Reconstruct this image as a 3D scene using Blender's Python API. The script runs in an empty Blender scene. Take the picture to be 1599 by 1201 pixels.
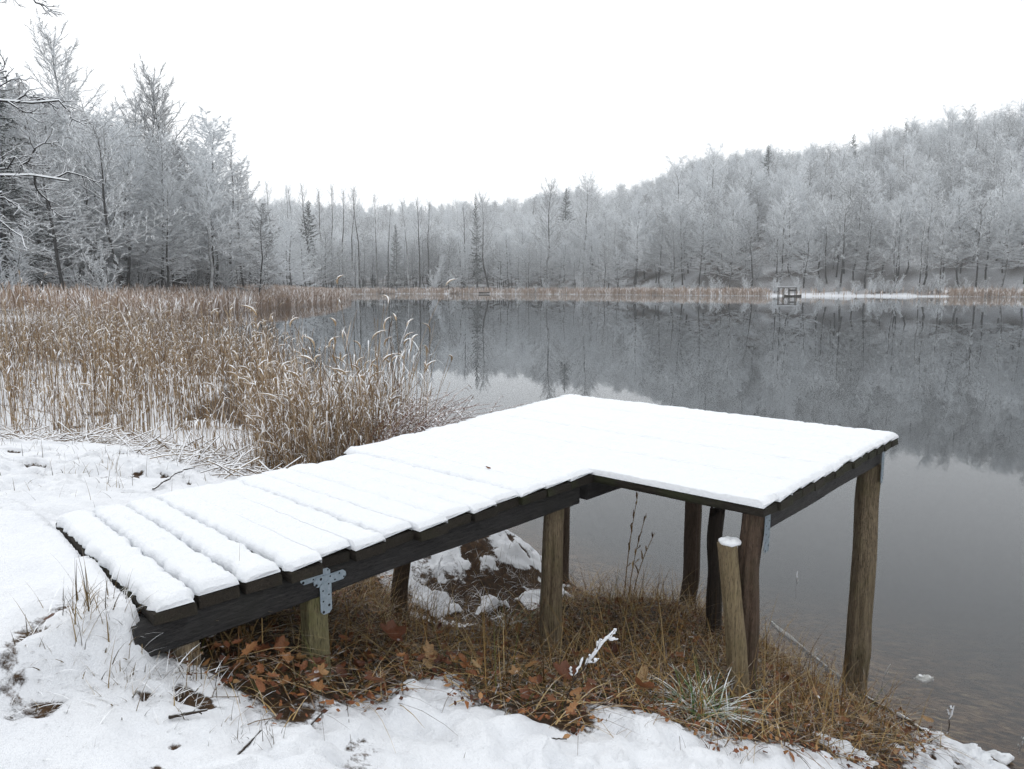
import bpy, math, random
import numpy as np
R = math.radians
rng = np.random.default_rng(7)
random.seed(7)
sc = bpy.context.scene
COL = sc.collection

# ------------------------------------------------------------------ camera, sky, sun, exposure
F_PX, HORIZON, CX, CY, CAM_H = 1170.0, 447.0, 799.5, 600.5, 2.6
PITCH = math.atan((CY - HORIZON) / F_PX)
cam_d = bpy.data.cameras.new('camera')
cam = bpy.data.objects.new('camera', cam_d); COL.objects.link(cam)
cam.location = (0, 0, CAM_H)
cam.rotation_euler = (math.pi / 2 - PITCH, 0, 0)
cam_d.sensor_fit = 'HORIZONTAL'; cam_d.sensor_width = 36.0
cam_d.lens = 36.0 * F_PX / 1599.0
cam_d.clip_start = 0.05; cam_d.clip_end = 4000
sc.camera = cam

SUN_EL, SUN_AZ = R(48), R(-35)          # soft, high, from the front left
w = bpy.data.worlds.new('World'); sc.world = w; w.use_nodes = True
nt = w.node_tree; nt.nodes.clear()
wo = nt.nodes.new('ShaderNodeOutputWorld'); bg = nt.nodes.new('ShaderNodeBackground')
sky = nt.nodes.new('ShaderNodeTexSky'); sky.sky_type = 'NISHITA'; sky.sun_disc = False
sky.sun_elevation = SUN_EL; sky.sun_rotation = SUN_AZ; sky.dust_density = 4.0; sky.air_density = 1.0
hs = nt.nodes.new('ShaderNodeHueSaturation'); hs.inputs['Saturation'].default_value = 0.12
mx = nt.nodes.new('ShaderNodeMix'); mx.data_type = 'RGBA'
mx.inputs[0].default_value = 0.86                       # closed cloud cover over the clear sky
mx.inputs[7].default_value = (11.6, 11.85, 12.1, 1)
nt.links.new(sky.outputs[0], hs.inputs['Color']); nt.links.new(hs.outputs[0], mx.inputs[6])
nt.links.new(mx.outputs[2], bg.inputs['Color']); bg.inputs['Strength'].default_value = 0.1
nt.links.new(bg.outputs[0], wo.inputs['Surface'])

sun_d = bpy.data.lights.new('sun', 'SUN'); sun_d.energy = 0.5; sun_d.angle = R(35); sun_d.color = (1, 0.97, 0.93)
sun = bpy.data.objects.new('sun', sun_d); COL.objects.link(sun)
sun.rotation_euler = (math.pi / 2 - SUN_EL, 0, math.pi - SUN_AZ)
sun.location = (0, 0, 60)

vs = sc.view_settings
sc.display_settings.display_device = 'sRGB'
vs.view_transform = 'Standard'; vs.look = 'None'; vs.exposure = 0.22; vs.gamma = 1.0
vs.use_curve_mapping = False
cy = sc.cycles
cy.max_bounces = 6; cy.diffuse_bounces = 4; cy.glossy_bounces = 3; cy.transparent_max_bounces = 12
cy.transmission_bounces = 3; cy.volume_bounces = 3
cy.caustics_reflective = False; cy.caustics_refractive = False
cy.use_denoising = True
cy.adaptive_threshold = 0.006
try:
    cy.denoiser = 'OPENIMAGEDENOISE'; cy.denoising_input_passes = 'RGB_ALBEDO_NORMAL'; cy.denoising_prefilter = 'FAST'
except Exception:
    pass
cy.sample_clamp_indirect = 6.0

# ------------------------------------------------------------------ numeric helpers
def ray(px, py):
    d = np.array([(px - CX) / F_PX, 1.0, -(py - CY) / F_PX])
    c, s = math.cos(PITCH), math.sin(PITCH)
    return np.array([d[0], d[1] * c + d[2] * s, -d[1] * s + d[2] * c])
def at_depth(px, py, y):
    r = ray(px, py); return r * (y / r[1]) + np.array([0, 0, CAM_H])
_perm = np.random.default_rng(3).permutation(4096)
_val = np.random.default_rng(4).random(4096)
def _h(ix, iy, iz=0):
    return _val[_perm[(_perm[(_perm[ix & 4095] + iy) & 4095] + iz) & 4095]]
def noise2(x, y):
    x = np.asarray(x, float); y = np.asarray(y, float)
    ix = np.floor(x).astype(int); iy = np.floor(y).astype(int)
    fx = x - ix; fy = y - iy
    fx = fx * fx * (3 - 2 * fx); fy = fy * fy * (3 - 2 * fy)
    a = _h(ix, iy); b = _h(ix + 1, iy); c = _h(ix, iy + 1); d = _h(ix + 1, iy + 1)
    return (a * (1 - fx) + b * fx) * (1 - fy) + (c * (1 - fx) + d * fx) * fy
def fbm(x, y, o=4, g=0.5):
    s = 0; amp = 1; tot = 0
    for i in range(o):
        s = s + amp * noise2(x * 2 ** i + 17.3 * i, y * 2 ** i - 9.1 * i); tot += amp; amp *= g
    return s / tot
def sstep(a, b, x):
    t = np.clip((x - a) / (b - a), 0, 1); return t * t * (3 - 2 * t)

# ------------------------------------------------------------------ mesh helpers
class MB:
    """collects vertices, quads / triangles, a material slot and a tint per vertex; build() makes ONE mesh object"""
    def __init__(self): self.v = []; self.f = []; self.m = []; self.t = []; self.n = 0
    def add(self, v, f, mat=0, tint=0.0):
        v = np.asarray(v, float).reshape(-1, 3); f = np.asarray(f, int)
        self.v.append(v); self.f.append(f + self.n); self.m.append(np.full(len(f), mat))
        self.t.append(np.broadcast_to(np.asarray(tint, float), (len(v),)).copy() if np.ndim(tint) == 0 else np.asarray(tint, float).reshape(-1))
        self.n += len(v)
    def mesh(self, name, mats, smooth=False):
        me = bpy.data.meshes.new(name)
        V = np.concatenate(self.v)
        me.vertices.add(len(V)); me.vertices.foreach_set('co', V.astype(np.float32).ravel())
        ls = np.concatenate([f.ravel() for f in self.f]).astype(np.int32)
        cnt = np.concatenate([np.full(len(f), f.shape[1]) for f in self.f]).astype(np.int32)
        me.loops.add(len(ls)); me.loops.foreach_set('vertex_index', ls)
        st = np.concatenate([[0], np.cumsum(cnt)[:-1]]).astype(np.int32)
        me.polygons.add(len(cnt)); me.polygons.foreach_set('loop_start', st)
        me.polygons.foreach_set('material_index', np.concatenate(self.m).astype(np.int32))
        if smooth: me.polygons.foreach_set('use_smooth', np.ones(len(cnt), bool))
        a = me.attributes.new('tint', 'FLOAT', 'POINT'); a.data.foreach_set('value', np.concatenate(self.t).astype(np.float32))
        for m in mats: me.materials.append(m)
        me.update(calc_edges=True); me.validate()
        return me
    def build(self, name, mats, parent=None, smooth=False):
        return link(name, self.mesh(name, mats if isinstance(mats, (list, tuple)) else [mats], smooth), parent)
def link(name, me, parent=None):
    o = bpy.data.objects.new(name, me); COL.objects.link(o)
    if parent is not None: o.parent = parent
    return o
def tag(o, label=None, cat=None, group=None, kind=None):
    if label: o['label'] = label
    if cat: o['category'] = cat
    if group: o['group'] = group
    if kind: o['kind'] = kind
    return o
def empty(name, loc, rz=0.0, scale=1.0):
    o = bpy.data.objects.new(name, None); COL.objects.link(o)
    o.empty_display_size = 0.2; o.location = loc; o.rotation_euler = (0, 0, rz); o.scale = (scale,) * 3
    return o
def norm(a): return a / np.maximum(np.linalg.norm(a, axis=-1, keepdims=True), 1e-9)
Z = np.array([0, 0, 1.0])
def frames(p):
    t = np.gradient(p, axis=1); t = norm(t)
    ref = np.where(np.abs(t[..., 2:3]) > 0.98, np.array([1.0, 0, 0]), Z)
    up = norm(ref - (ref * t).sum(-1, keepdims=True) * t)
    return t, up, np.cross(t, up)
def tubes(p, r, k=3):
    P, n, _ = p.shape
    r = np.broadcast_to(r, (P, n))
    t, up, sd = frames(p)
    th = np.pi / 6 + np.arange(k) * 2 * np.pi / k if k == 3 else np.arange(k) * 2 * np.pi / k
    v = p[:, :, None] + r[:, :, None, None] * (np.cos(th)[None, None, :, None] * sd[:, :, None] + np.sin(th)[None, None, :, None] * up[:, :, None])
    b = (np.arange(P) * n * k)[:, None, None] + (np.arange(n - 1) * k)[None, :, None]
    j = np.arange(k)[None, None, :]; j2 = (j + 1) % k
    q = np.stack([b + j, b + j + k, b + j2 + k, b + j2], -1).reshape(-1, 4)
    return v.reshape(-1, 3), q
def ribbons(p, wd, side=None):
    P, n, _ = p.shape
    wd = np.broadcast_to(wd, (P, n))
    if side is None:
        t, up, side = frames(p)
    else:
        side = np.broadcast_to(side[:, None], p.shape)
    v = np.stack([p - side * wd[..., None] / 2, p + side * wd[..., None] / 2], 2)
    b = (np.arange(P) * n * 2)[:, None] + (np.arange(n - 1) * 2)[None]
    q = np.stack([b, b + 2, b + 3, b + 1], -1).reshape(-1, 4)
    return v.reshape(-1, 3), q
def box(a, b):
    (x0, y0, z0), (x1, y1, z1) = a, b
    v = [(x0, y0, z0), (x1, y0, z0), (x1, y1, z0), (x0, y1, z0), (x0, y0, z1), (x1, y0, z1), (x1, y1, z1), (x0, y1, z1)]
    return v, [(0, 3, 2, 1), (4, 5, 6, 7), (0, 1, 5, 4), (1, 2, 6, 5), (2, 3, 7, 6), (3, 0, 4, 7)]

# ------------------------------------------------------------------ material helpers
def mat(name):
    m = bpy.data.materials.new(name); m.use_nodes = True
    n = m.node_tree; n.nodes.clear()
    out = n.nodes.new('ShaderNodeOutputMaterial')
    return m, n, out
def N(n, typ, **kw):
    d = n.nodes.new(typ)
    for k, v in kw.items(): setattr(d, k, v)
    return d
def L(n, a, b): n.links.new(a, b)
def noise_n(n, scale, detail=4, rough=0.55, vec=None, dist=0.0):
    t = N(n, 'ShaderNodeTexNoise'); t.inputs['Scale'].default_value = scale; t.inputs['Detail'].default_value = detail
    t.inputs['Roughness'].default_value = rough; t.inputs['Distortion'].default_value = dist
    if vec is not None: L(n, vec, t.inputs['Vector'])
    return t.outputs['Fac']
def ramp(n, fac, stops):
    r = N(n, 'ShaderNodeValToRGB'); e = r.color_ramp.elements
    while len(e) > 1: e.remove(e[-1])
    e[0].position = stops[0][0]; e[0].color = (*stops[0][1], 1)
    for p, c in stops[1:]:
        q = e.new(p); q.color = (*c, 1)
    L(n, fac, r.inputs[0]); return r.outputs[0]
def mixc(n, fac, a, b):
    m = N(n, 'ShaderNodeMix', data_type='RGBA')
    for s, i in ((fac, 0), (a, 6), (b, 7)):
        if hasattr(s, 'links'): L(n, s, m.inputs[i])
        elif i == 0: m.inputs[0].default_value = s
        else: m.inputs[i].default_value = (*s, 1)
    return m.outputs[2]
def math_n(n, op, a, b=0.0, c=0.0, clamp=False):
    m = N(n, 'ShaderNodeMath', operation=op, use_clamp=clamp)
    for i, s in enumerate((a, b, c)):
        if hasattr(s, 'links'): L(n, s, m.inputs[i])
        else: m.inputs[i].default_value = s
    return m.outputs[0]
def mrange(n, v, a, b, c=0.0, d=1.0):
    m = N(n, 'ShaderNodeMapRange', interpolation_type='SMOOTHSTEP')
    L(n, v, m.inputs[0])
    for i, s in enumerate((a, b, c, d)): m.inputs[i + 1].default_value = s
    return m.outputs[0]
def up_z(n):
    g = N(n, 'ShaderNodeNewGeometry'); s = N(n, 'ShaderNodeSeparateXYZ'); L(n, g.outputs['Normal'], s.inputs[0]); return s.outputs['Z']
def objco(n): return N(n, 'ShaderNodeTexCoord').outputs['Object']
def posn(n): return N(n, 'ShaderNodeNewGeometry').outputs['Position']
def attr(n, name):
    a = N(n, 'ShaderNodeAttribute'); a.attribute_name = name; return a.outputs['Fac']
def orand(n): return N(n, 'ShaderNodeObjectInfo').outputs['Random']
def mapv(n, vec, scale):
    m = N(n, 'ShaderNodeMapping'); m.inputs['Scale'].default_value = scale; L(n, vec, m.inputs[0]); return m.outputs[0]
def bump(n, h, strength, dist=0.01):
    b = N(n, 'ShaderNodeBump'); b.inputs['Strength'].default_value = strength; b.inputs['Distance'].default_value = dist
    L(n, h, b.inputs['Height']); return b.outputs[0]
def pbsdf(n, out, col, rough=0.8, nrm=None, metal=0.0, spec=0.3):
    p = N(n, 'ShaderNodeBsdfPrincipled')
    if hasattr(col, 'links'): L(n, col, p.inputs['Base Color'])
    else: p.inputs['Base Color'].default_value = (*col, 1)
    if hasattr(rough, 'links'): L(n, rough, p.inputs['Roughness'])
    else: p.inputs['Roughness'].default_value = rough
    p.inputs['Metallic'].default_value = metal; p.inputs['Specular IOR Level'].default_value = spec
    if nrm is not None: L(n, nrm, p.inputs['Normal'])
    L(n, p.outputs[0], out.inputs['Surface']); return p
MAT = {}
SNOW = (0.86, 0.88, 0.91)

def m_snow(name):
    m, n, o = mat(name); p = posn(n)
    h1 = noise_n(n, 55, 5, 0.65, p); h2 = noise_n(n, 260, 2, 0.6, p)
    h = math_n(n, 'ADD', h1, math_n(n, 'MULTIPLY', h2, 0.35))
    c = mixc(n, noise_n(n, 9, 3, 0.5, p), (0.79, 0.82, 0.86), (0.84, 0.86, 0.885))
    b = pbsdf(n, o, c, 0.65, bump(n, h, 0.9, 0.010), spec=0.25)
    b.inputs['Subsurface Weight'].default_value = 0.0
    return m
MAT['snow'] = m_snow('snow')

def m_wood(name, dark, light, green, green_amt, axis_scale, rough=0.75, spec=0.3):
    m, n, o = mat(name); c = objco(n); r = orand(n)
    v = mapv(n, c, axis_scale)
    g = noise_n(n, 9, 6, 0.65, v, 0.4); g2 = noise_n(n, 34, 3, 0.6, v)
    col = ramp(n, g, [(0.25, dark), (0.55, tuple((a + b) / 2 for a, b in zip(dark, light))), (0.8, light)])
    col = mixc(n, math_n(n, 'MULTIPLY', mrange(n, g2, 0.52, 0.66), 0.85), col, tuple(a * 0.35 for a in dark))
    al = mrange(n, noise_n(n, 4.5, 4, 0.6, c), 0.48, 0.68, 0, green_amt)
    col = mixc(n, al, col, green)
    col2 = N(n, 'ShaderNodeHueSaturation'); L(n, col, col2.inputs['Color'])
    L(n, math_n(n, 'MULTIPLY_ADD', r, 0.5, 0.75), col2.inputs['Value'])
    h = math_n(n, 'ADD', g, math_n(n, 'MULTIPLY', g2, 0.7))
    pbsdf(n, o, col2.outputs[0], rough, bump(n, h, 1.0, 0.010), spec=spec)
    return m
# planks run along local x, posts along local z
MAT['plank'] = m_wood('wet_dark_plank', (0.012, 0.010, 0.008), (0.060, 0.048, 0.034), (0.035, 0.042, 0.014), 0.7, (1.2, 14, 14))
MAT['beam'] = m_wood('wet_dark_beam', (0.008, 0.009, 0.011), (0.085, 0.080, 0.078), (0.03, 0.032, 0.022), 0.25, (1.0, 12, 12), 0.6)
MAT['post'] = m_wood('weathered_post', (0.055, 0.036, 0.020), (0.40, 0.32, 0.215), (0.13, 0.12, 0.05), 0.4, (15, 15, 0.9))
MAT['post_dark'] = m_wood('wet_post', (0.03, 0.018, 0.012), (0.17, 0.115, 0.08), (0.05, 0.045, 0.02), 0.3, (13, 13, 0.9))
MAT['post_black'] = m_wood('rotten_post', (0.008, 0.006, 0.005), (0.05, 0.035, 0.025), (0.02, 0.02, 0.01), 0.2, (15, 15, 1.2))
MAT['post_pale'] = m_wood('pale_stake_wood', (0.13, 0.095, 0.05), (0.42, 0.33, 0.205), (0.2, 0.18, 0.08), 0.3, (14, 14, 0.8))
MAT['post_green'] = m_wood('mossy_post', (0.09, 0.075, 0.035), (0.34, 0.31, 0.175), (0.16, 0.17, 0.06), 0.7, (12, 12, 0.8))

def m_steel():
    m, n, o = mat('galvanised_steel'); c = objco(n)
    k = noise_n(n, 45, 4, 0.7, c)
    col = ramp(n, k, [(0.3, (0.20, 0.25, 0.29)), (0.7, (0.34, 0.40, 0.45))])
    pbsdf(n, o, col, 0.48, bump(n, k, 0.15, 0.001), 0.55, 0.5); return m
MAT['steel'] = m_steel()
m, n, o = mat('hole_dark'); pbsdf(n, o, (0.01, 0.01, 0.012), 0.9); MAT['hole'] = m

def m_frost(name, bark_a, bark_b, snow_lo, snow_hi, amount, patch=1.5):
    """bark with snow lying on every upward side"""
    m, n, o = mat(name); z = up_z(n); c = objco(n)
    nz = noise_n(n, patch, 3, 0.6, c)
    zz = math_n(n, 'ADD', z, math_n(n, 'MULTIPLY_ADD', nz, 0.9, -0.45))
    zz = math_n(n, 'ADD', zz, math_n(n, 'MULTIPLY_ADD', orand(n), 1.0, -0.55))
    f = math_n(n, 'MULTIPLY', mrange(n, zz, snow_lo, snow_hi), amount)
    bark = mixc(n, orand(n), bark_a, bark_b)
    bark = mixc(n, math_n(n, 'MULTIPLY', noise_n(n, 6, 3, 0.6, c), 0.6), bark, tuple(x * 0.4 for x in bark_a))
    pbsdf(n, o, mixc(n, f, bark, (0.87, 0.90, 0.925)), 0.85, spec=0.15); return m
MAT['bark'] = m_frost('tree_bark', (0.045, 0.045, 0.046), (0.085, 0.082, 0.08), 0.2, 0.85, 0.95, 0.8)
MAT['limb'] = m_frost('snowy_limbs', (0.10, 0.099, 0.098), (0.15, 0.146, 0.14), -0.9, 0.2, 0.95, 0.7)
MAT['twig'] = m_frost('snowy_twigs', (0.11, 0.108, 0.106), (0.18, 0.17, 0.16), -1.4, -0.35, 1.0, 0.5)
MAT['twig_bare'] = m_frost('bare_twigs', (0.10, 0.098, 0.096), (0.16, 0.152, 0.145), -0.8, 0.4, 0.95, 0.6)
MAT['twig_birch'] = m_frost('birch_twigs', (0.28, 0.25, 0.225), (0.36, 0.33, 0.30), -1.0, 0.2, 0.95, 0.6)
MAT['needle'] = m_frost('snowy_needles', (0.026, 0.040, 0.036), (0.040, 0.056, 0.050), -0.25, 0.8, 0.8, 0.9)
MAT['oak'] = m_frost('oak_bark', (0.022, 0.020, 0.020), (0.026, 0.024, 0.022), 0.05, 0.55, 1.0, 3.0)

def m_straw(name, stops, snow_lo, snow_hi, amount, scale=25):
    m, n, o = mat(name); z = up_z(n); p = posn(n)
    col = ramp(n, attr(n, 'tint'), stops)
    col = mixc(n, math_n(n, 'MULTIPLY', noise_n(n, 60, 2, 0.5, p), 0.5), col, tuple(x * 0.5 for x in stops[0][1]))
    zz = math_n(n, 'ADD', z, math_n(n, 'MULTIPLY_ADD', noise_n(n, scale, 2, 0.5, p), 1.2, -0.6))
    f = math_n(n, 'MULTIPLY', mrange(n, zz, snow_lo, snow_hi), amount)
    b = N(n, 'ShaderNodeBsdfPrincipled'); L(n, mixc(n, f, col, SNOW), b.inputs['Base Color'])
    b.inputs['Roughness'].default_value = 0.75; b.inputs['Specular IOR Level'].default_value = 0.2
    L(n, b.outputs[0], o.inputs['Surface']); return m
MAT['reed'] = m_straw('dry_reed', [(0.0, (0.11, 0.062, 0.030)), (0.35, (0.29, 0.190, 0.105)), (0.7, (0.48, 0.35, 0.215)), (1.0, (0.66, 0.55, 0.41))], 0.15, 0.85, 1.0, 7)
MAT['reed_snowy'] = m_straw('snow_laden_reed', [(0.0, (0.10, 0.06, 0.03)), (0.5, (0.24, 0.16, 0.09)), (1.0, (0.42, 0.32, 0.2))], -0.1, 0.35, 1.0, 9)
MAT['reed_far'] = m_straw('far_reed', [(0.0, (0.30, 0.19, 0.13)), (0.5, (0.46, 0.34, 0.26)), (1.0, (0.58, 0.48, 0.40))], 0.0, 0.7, 0.9, 2)
MAT['reed_red'] = m_straw('red_brown_reed', [(0.0, (0.09, 0.042, 0.030)), (0.5, (0.20, 0.105, 0.075)), (1.0, (0.32, 0.20, 0.15))], 0.6, 1.1, 1.0, 20)
MAT['grass'] = m_straw('dead_grass', [(0.0, (0.035, 0.05, 0.012)), (0.15, (0.12, 0.13, 0.03)), (0.28, (0.05, 0.024, 0.010)), (0.5, (0.20, 0.10, 0.034)), (0.75, (0.40, 0.26, 0.10)), (1.0, (0.58, 0.43, 0.22))], 0.85, 1.6, 0.9, 30)
MAT['grass_snow'] = m_straw('snowy_grass', [(0.0, (0.03, 0.028, 0.02)), (0.4, (0.10, 0.07, 0.035)), (0.7, (0.26, 0.18, 0.085)), (1.0, (0.40, 0.30, 0.16))], 0.35, 1.0, 1.0, 30)
MAT['sedge'] = m_straw('green_sedge', [(0.0, (0.035, 0.085, 0.018)), (0.6, (0.09, 0.18, 0.04)), (1.0, (0.30, 0.28, 0.10))], 0.72, 1.15, 1.0, 8)
MAT['twig_dark'] = m_straw('dark_stick', [(0.0, (0.020, 0.016, 0.014)), (1.0, (0.10, 0.07, 0.05))], 0.75, 1.2, 1.0, 12)

def m_leaf():
    m, n, o = mat('fallen_leaf'); c = objco(n); r = orand(n)
    col = ramp(n, r, [(0.0, (0.075, 0.026, 0.013)), (0.3, (0.16, 0.055, 0.022)), (0.6, (0.25, 0.10, 0.036)), (0.85, (0.32, 0.17, 0.065)), (1.0, (0.30, 0.20, 0.10))])
    col = mixc(n, mrange(n, noise_n(n, 30, 4, 0.6, c), 0.4, 0.75, 0, 0.75), col, (0.06, 0.025, 0.012))
    z = up_z(n); f = mrange(n, math_n(n, 'ADD', z, noise_n(n, 14, 3, 0.6, posn(n))), 1.55, 1.7, 0, 0.9)
    col = mixc(n, f, col, SNOW)
    pbsdf(n, o, col, 0.5, bump(n, noise_n(n, 70, 3, 0.6, c), 0.4, 0.003), spec=0.35); return m
MAT['leaf'] = m_leaf()
def m_litter():
    m, n, o = mat('leaf_litter')
    col = ramp(n, attr(n, 'tint'), [(0, (0.06, 0.02, 0.009)), (0.35, (0.17, 0.055, 0.02)), (0.7, (0.29, 0.115, 0.038)), (1, (0.34, 0.21, 0.095))])
    pbsdf(n, o, col, 0.6, spec=0.3); return m
MAT['litter'] = m_litter()

def m_ground():
    m, n, o = mat('bank_ground'); p = posn(n); sp = N(n, 'ShaderNodeSeparateXYZ'); L(n, p, sp.inputs[0])
    soil = ramp(n, noise_n(n, 28, 6, 0.7, p, 0.5), [(0.25, (0.012, 0.008, 0.006)), (0.5, (0.045, 0.026, 0.014)), (0.7, (0.10, 0.055, 0.025)), (0.85, (0.17, 0.11, 0.06))])
    # lake bed: silt with drowned reed leaves and litter
    st = noise_n(n, 5.0, 6, 0.65, mapv(n, p, (1.0, 2.6, 1)), 1.2)
    bed = ramp(n, st, [(0.32, (0.035, 0.030, 0.028)), (0.46, (0.10, 0.075, 0.06)), (0.56, (0.22, 0.15, 0.11)), (0.68, (0.36, 0.29, 0.19))])
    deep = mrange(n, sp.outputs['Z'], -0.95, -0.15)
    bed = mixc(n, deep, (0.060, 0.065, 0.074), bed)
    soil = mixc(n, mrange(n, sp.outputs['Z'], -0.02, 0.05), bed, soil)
    sn = attr(n, 'tint')
    edge = math_n(n, 'ADD', sn, math_n(n, 'MULTIPLY_ADD', noise_n(n, 30, 5, 0.7, p), 1.1, -0.55))
    f = mrange(n, edge, 0.36, 0.62)
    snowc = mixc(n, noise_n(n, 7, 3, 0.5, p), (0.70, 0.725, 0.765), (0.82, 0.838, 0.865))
    h = math_n(n, 'ADD', noise_n(n, 45, 5, 0.65, p), math_n(n, 'MULTIPLY', noise_n(n, 220, 2, 0.6, p), 0.3))
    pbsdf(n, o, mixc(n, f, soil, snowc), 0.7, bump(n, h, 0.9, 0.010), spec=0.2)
    return m
MAT['ground'] = m_ground()

def m_water():
    m, n, o = mat('lake_water'); p = posn(n)
    fr = N(n, 'ShaderNodeFresnel'); fr.inputs['IOR'].default_value = 1.333
    h = math_n(n, 'ADD', noise_n(n, 1.3, 3, 0.5, mapv(n, p, (1, 0.45, 1))), math_n(n, 'MULTIPLY', noise_n(n, 0.12, 2, 0.5, p), 3.0))
    b = bump(n, h, 0.05, 0.012); L(n, b, fr.inputs['Normal'])
    gl = N(n, 'ShaderNodeBsdfGlossy'); gl.inputs['Roughness'].default_value = 0.006; gl.inputs['Color'].default_value = (0.93, 0.95, 0.97, 1); L(n, b, gl.inputs['Normal'])
    tr = N(n, 'ShaderNodeBsdfTransparent'); tr.inputs['Color'].default_value = (0.92, 0.91, 0.87, 1)
    df = N(n, 'ShaderNodeBsdfDiffuse'); df.inputs['Color'].default_value = (0.085, 0.092, 0.104, 1)
    m1 = N(n, 'ShaderNodeMixShader'); m1.inputs[0].default_value = 0.05; L(n, tr.outputs[0], m1.inputs[1]); L(n, df.outputs[0], m1.inputs[2])
    m2 = N(n, 'ShaderNodeMixShader'); L(n, fr.outputs[0], m2.inputs[0]); L(n, m1.outputs[0], m2.inputs[1]); L(n, gl.outputs[0], m2.inputs[2])
    L(n, m2.outputs[0], o.inputs['Surface']); return m
MAT['water'] = m_water()

# ------------------------------------------------------------------ terrain
DU = np.array([math.sin(R(41.5)), math.cos(R(41.5))]); DV = np.array([math.cos(R(41.5)), -math.sin(R(41.5))])
CTRL = np.array([(-1.0, 2.1, 1.45), (-.7, 2.5, 1.22), (.25, 3.57, .73), (1.05, 3.15, .78), (2.15, 4.45, -.02), (1.37, 5.35, .18), (1.34, 4.6, .37), (-.5, 4.4, .5),
    (-1.8, 2.9, 1.57), (-2.4, 2.4, 1.61), (-1.3, 1.6, 1.53), (-3.5, 3, 1.58), (-2.2, 4, 1.42), (-3, 5.5, 1.27), (-5, 4.5, 1.42), (-4.2, 7.5, .95), (-2.5, 7, .72), (-1.5, 4.7, 1.05),
    (-1.0, 6.3, .6), (-6, 9, .6), (-3, 10, .2), (-1.4, 9, .02), (-8, 14, .1), (-1, 13, -.35), (-4, 16, -.1), (-8, 6, 1.3), (-8, 2, 1.6), (-5, -1, 1.6), (-12, 8, 1.0),
    (0, 2.0, 1.10), (.5, 2.3, .98), (-.3, 2.45, 1.12), (1.2, 2.4, .72), (1.7, 3.0, .40), (2.0, 3.6, .26), (2.5, 3.85, .07), (0, 0, 1.1), (-1.2, .5, 1.42), (1.5, .5, .7), (3, 2, .2), (4, 1, 0),
    (.6, 4.3, .62), (1.0, 4.9, .44), (.2, 4.6, .55), (.95, 5.9, 0), (1.65, 5.6, -.04), (.55, 5.6, .1), (.15, 5.3, .22), (-.3, 5.8, .62), (.05, 6.2, .43), (-.6, 6.4, .58), (.3, 6.4, .1), (.4, 6.9, -.12), (-.3, 7.7, -.05), (-.45, 5.0, .28),
    (2.5, 5.5, -.3), (4, 4, -.4), (5, 8, -.9), (1, 8, -.5), (0, 10, -.6), (3, 12, -1.3), (8, 4, -1), (6, -2, -.1), (2.9, 4.6, -.25), (12, 14, -2), (-1, -4, 1.2)])
def _tps(r2): return np.where(r2 > 1e-12, 0.5 * r2 * np.log(np.maximum(r2, 1e-12)), 0)
_X = CTRL[:, :2]; _n = len(_X)
_K = _tps(((_X[:, None] - _X[None]) ** 2).sum(-1)) + np.eye(_n) * 0.02
_Pm = np.hstack([np.ones((_n, 1)), _X])
_S = np.linalg.solve(np.block([[_K, _Pm], [_Pm.T, np.zeros((3, 3))]]), np.concatenate([CTRL[:, 2], np.zeros(3)]))
def near_h(x, y):
    x = np.asarray(x, float); y = np.asarray(y, float); s = _S[_n] + _S[_n + 1] * x + _S[_n + 2] * y
    for i in range(_n): s = s + _S[i] * _tps((x - _X[i, 0]) ** 2 + (y - _X[i, 1]) ** 2)
    return s
LAKE = np.array([(-.3, 8), (-1.4, 9.2), (-3, 13), (-7, 20), (-14, 32), (-26, 50), (-31, 75), (-29, 95), (-29, 115), (-33, 145), (-45, 190), (-60, 240), (-40, 262), (0, 255), (30, 236), (66, 205), (107, 190), (135, 182), (175, 165), (230, 110), (230, 0), (120, -44), (40, -20), (12, -6), (5, .5), (2.6, 3.7), (1.5, 5.6), (.4, 6.6)])
def poly_sd(poly, x, y):
    """signed distance, positive outside"""
    x = np.asarray(x, float); y = np.asarray(y, float)
    d2 = np.full(x.shape, 1e18); ins = np.zeros(x.shape, bool)
    for i in range(len(poly)):
        ax, ay = poly[i]; bx, by = poly[(i + 1) % len(poly)]
        ex, ey = bx - ax, by - ay
        t = np.clip(((x - ax) * ex + (y - ay) * ey) / (ex * ex + ey * ey), 0, 1)
        d2 = np.minimum(d2, (x - ax - t * ex) ** 2 + (y - ay - t * ey) ** 2)
        c = ((ay > y) != (by > y)) & (x < ex * (y - ay) / (ey if ey != 0 else 1e-9) + ax)
        ins ^= c
    return np.sqrt(d2) * np.where(ins, -1, 1)
def far_h(x, y):
    d = poly_sd(LAKE, x, y)
    h = np.where(d > 0, np.minimum(d * 0.10, 0.9) + np.minimum(d, 60) * 0.01, np.maximum(d * 0.15, -3.0))
    yy = np.maximum(y, 60); b = x / yy
    s = np.interp(b, [-.6, -.3, -.2, 0, .086, .17, .256, .34, .43, .51, .6, .683, 1.2], [.10, .05, .03, .057, .142, .209, .337, .328, .302, .368, .399, .42, .40])
    far = sstep(120, 200, y)
    hill = s * np.maximum(0, np.minimum(d, 130) - 10) * far
    ridge = 42 * sstep(90, 330, d) * far * np.interp(b, [-.7, -.35, .05, .3], [.6, .85, .9, .5])
    h = h + np.where(d > 0, hill + ridge, 0)
    return h + np.where(d > 3, 1.2 * (fbm(x * .03, y * .03, 3) - .5) * sstep(3, 25, d), 0)
def land_end(x, y, h):
    uu = x * DU[0] + y * DU[1]; vv = x * DV[0] + y * DV[1]
    ue = uu + .095 * (vv + 2.72)
    k = sstep(.908, .882, ue) * sstep(-2.13, -2.23, vv) * sstep(-.6, .1, uu) * sstep(-4.2, -3.2, vv)
    return h * (1 - k) + np.maximum(h, 1.640) * k
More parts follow.
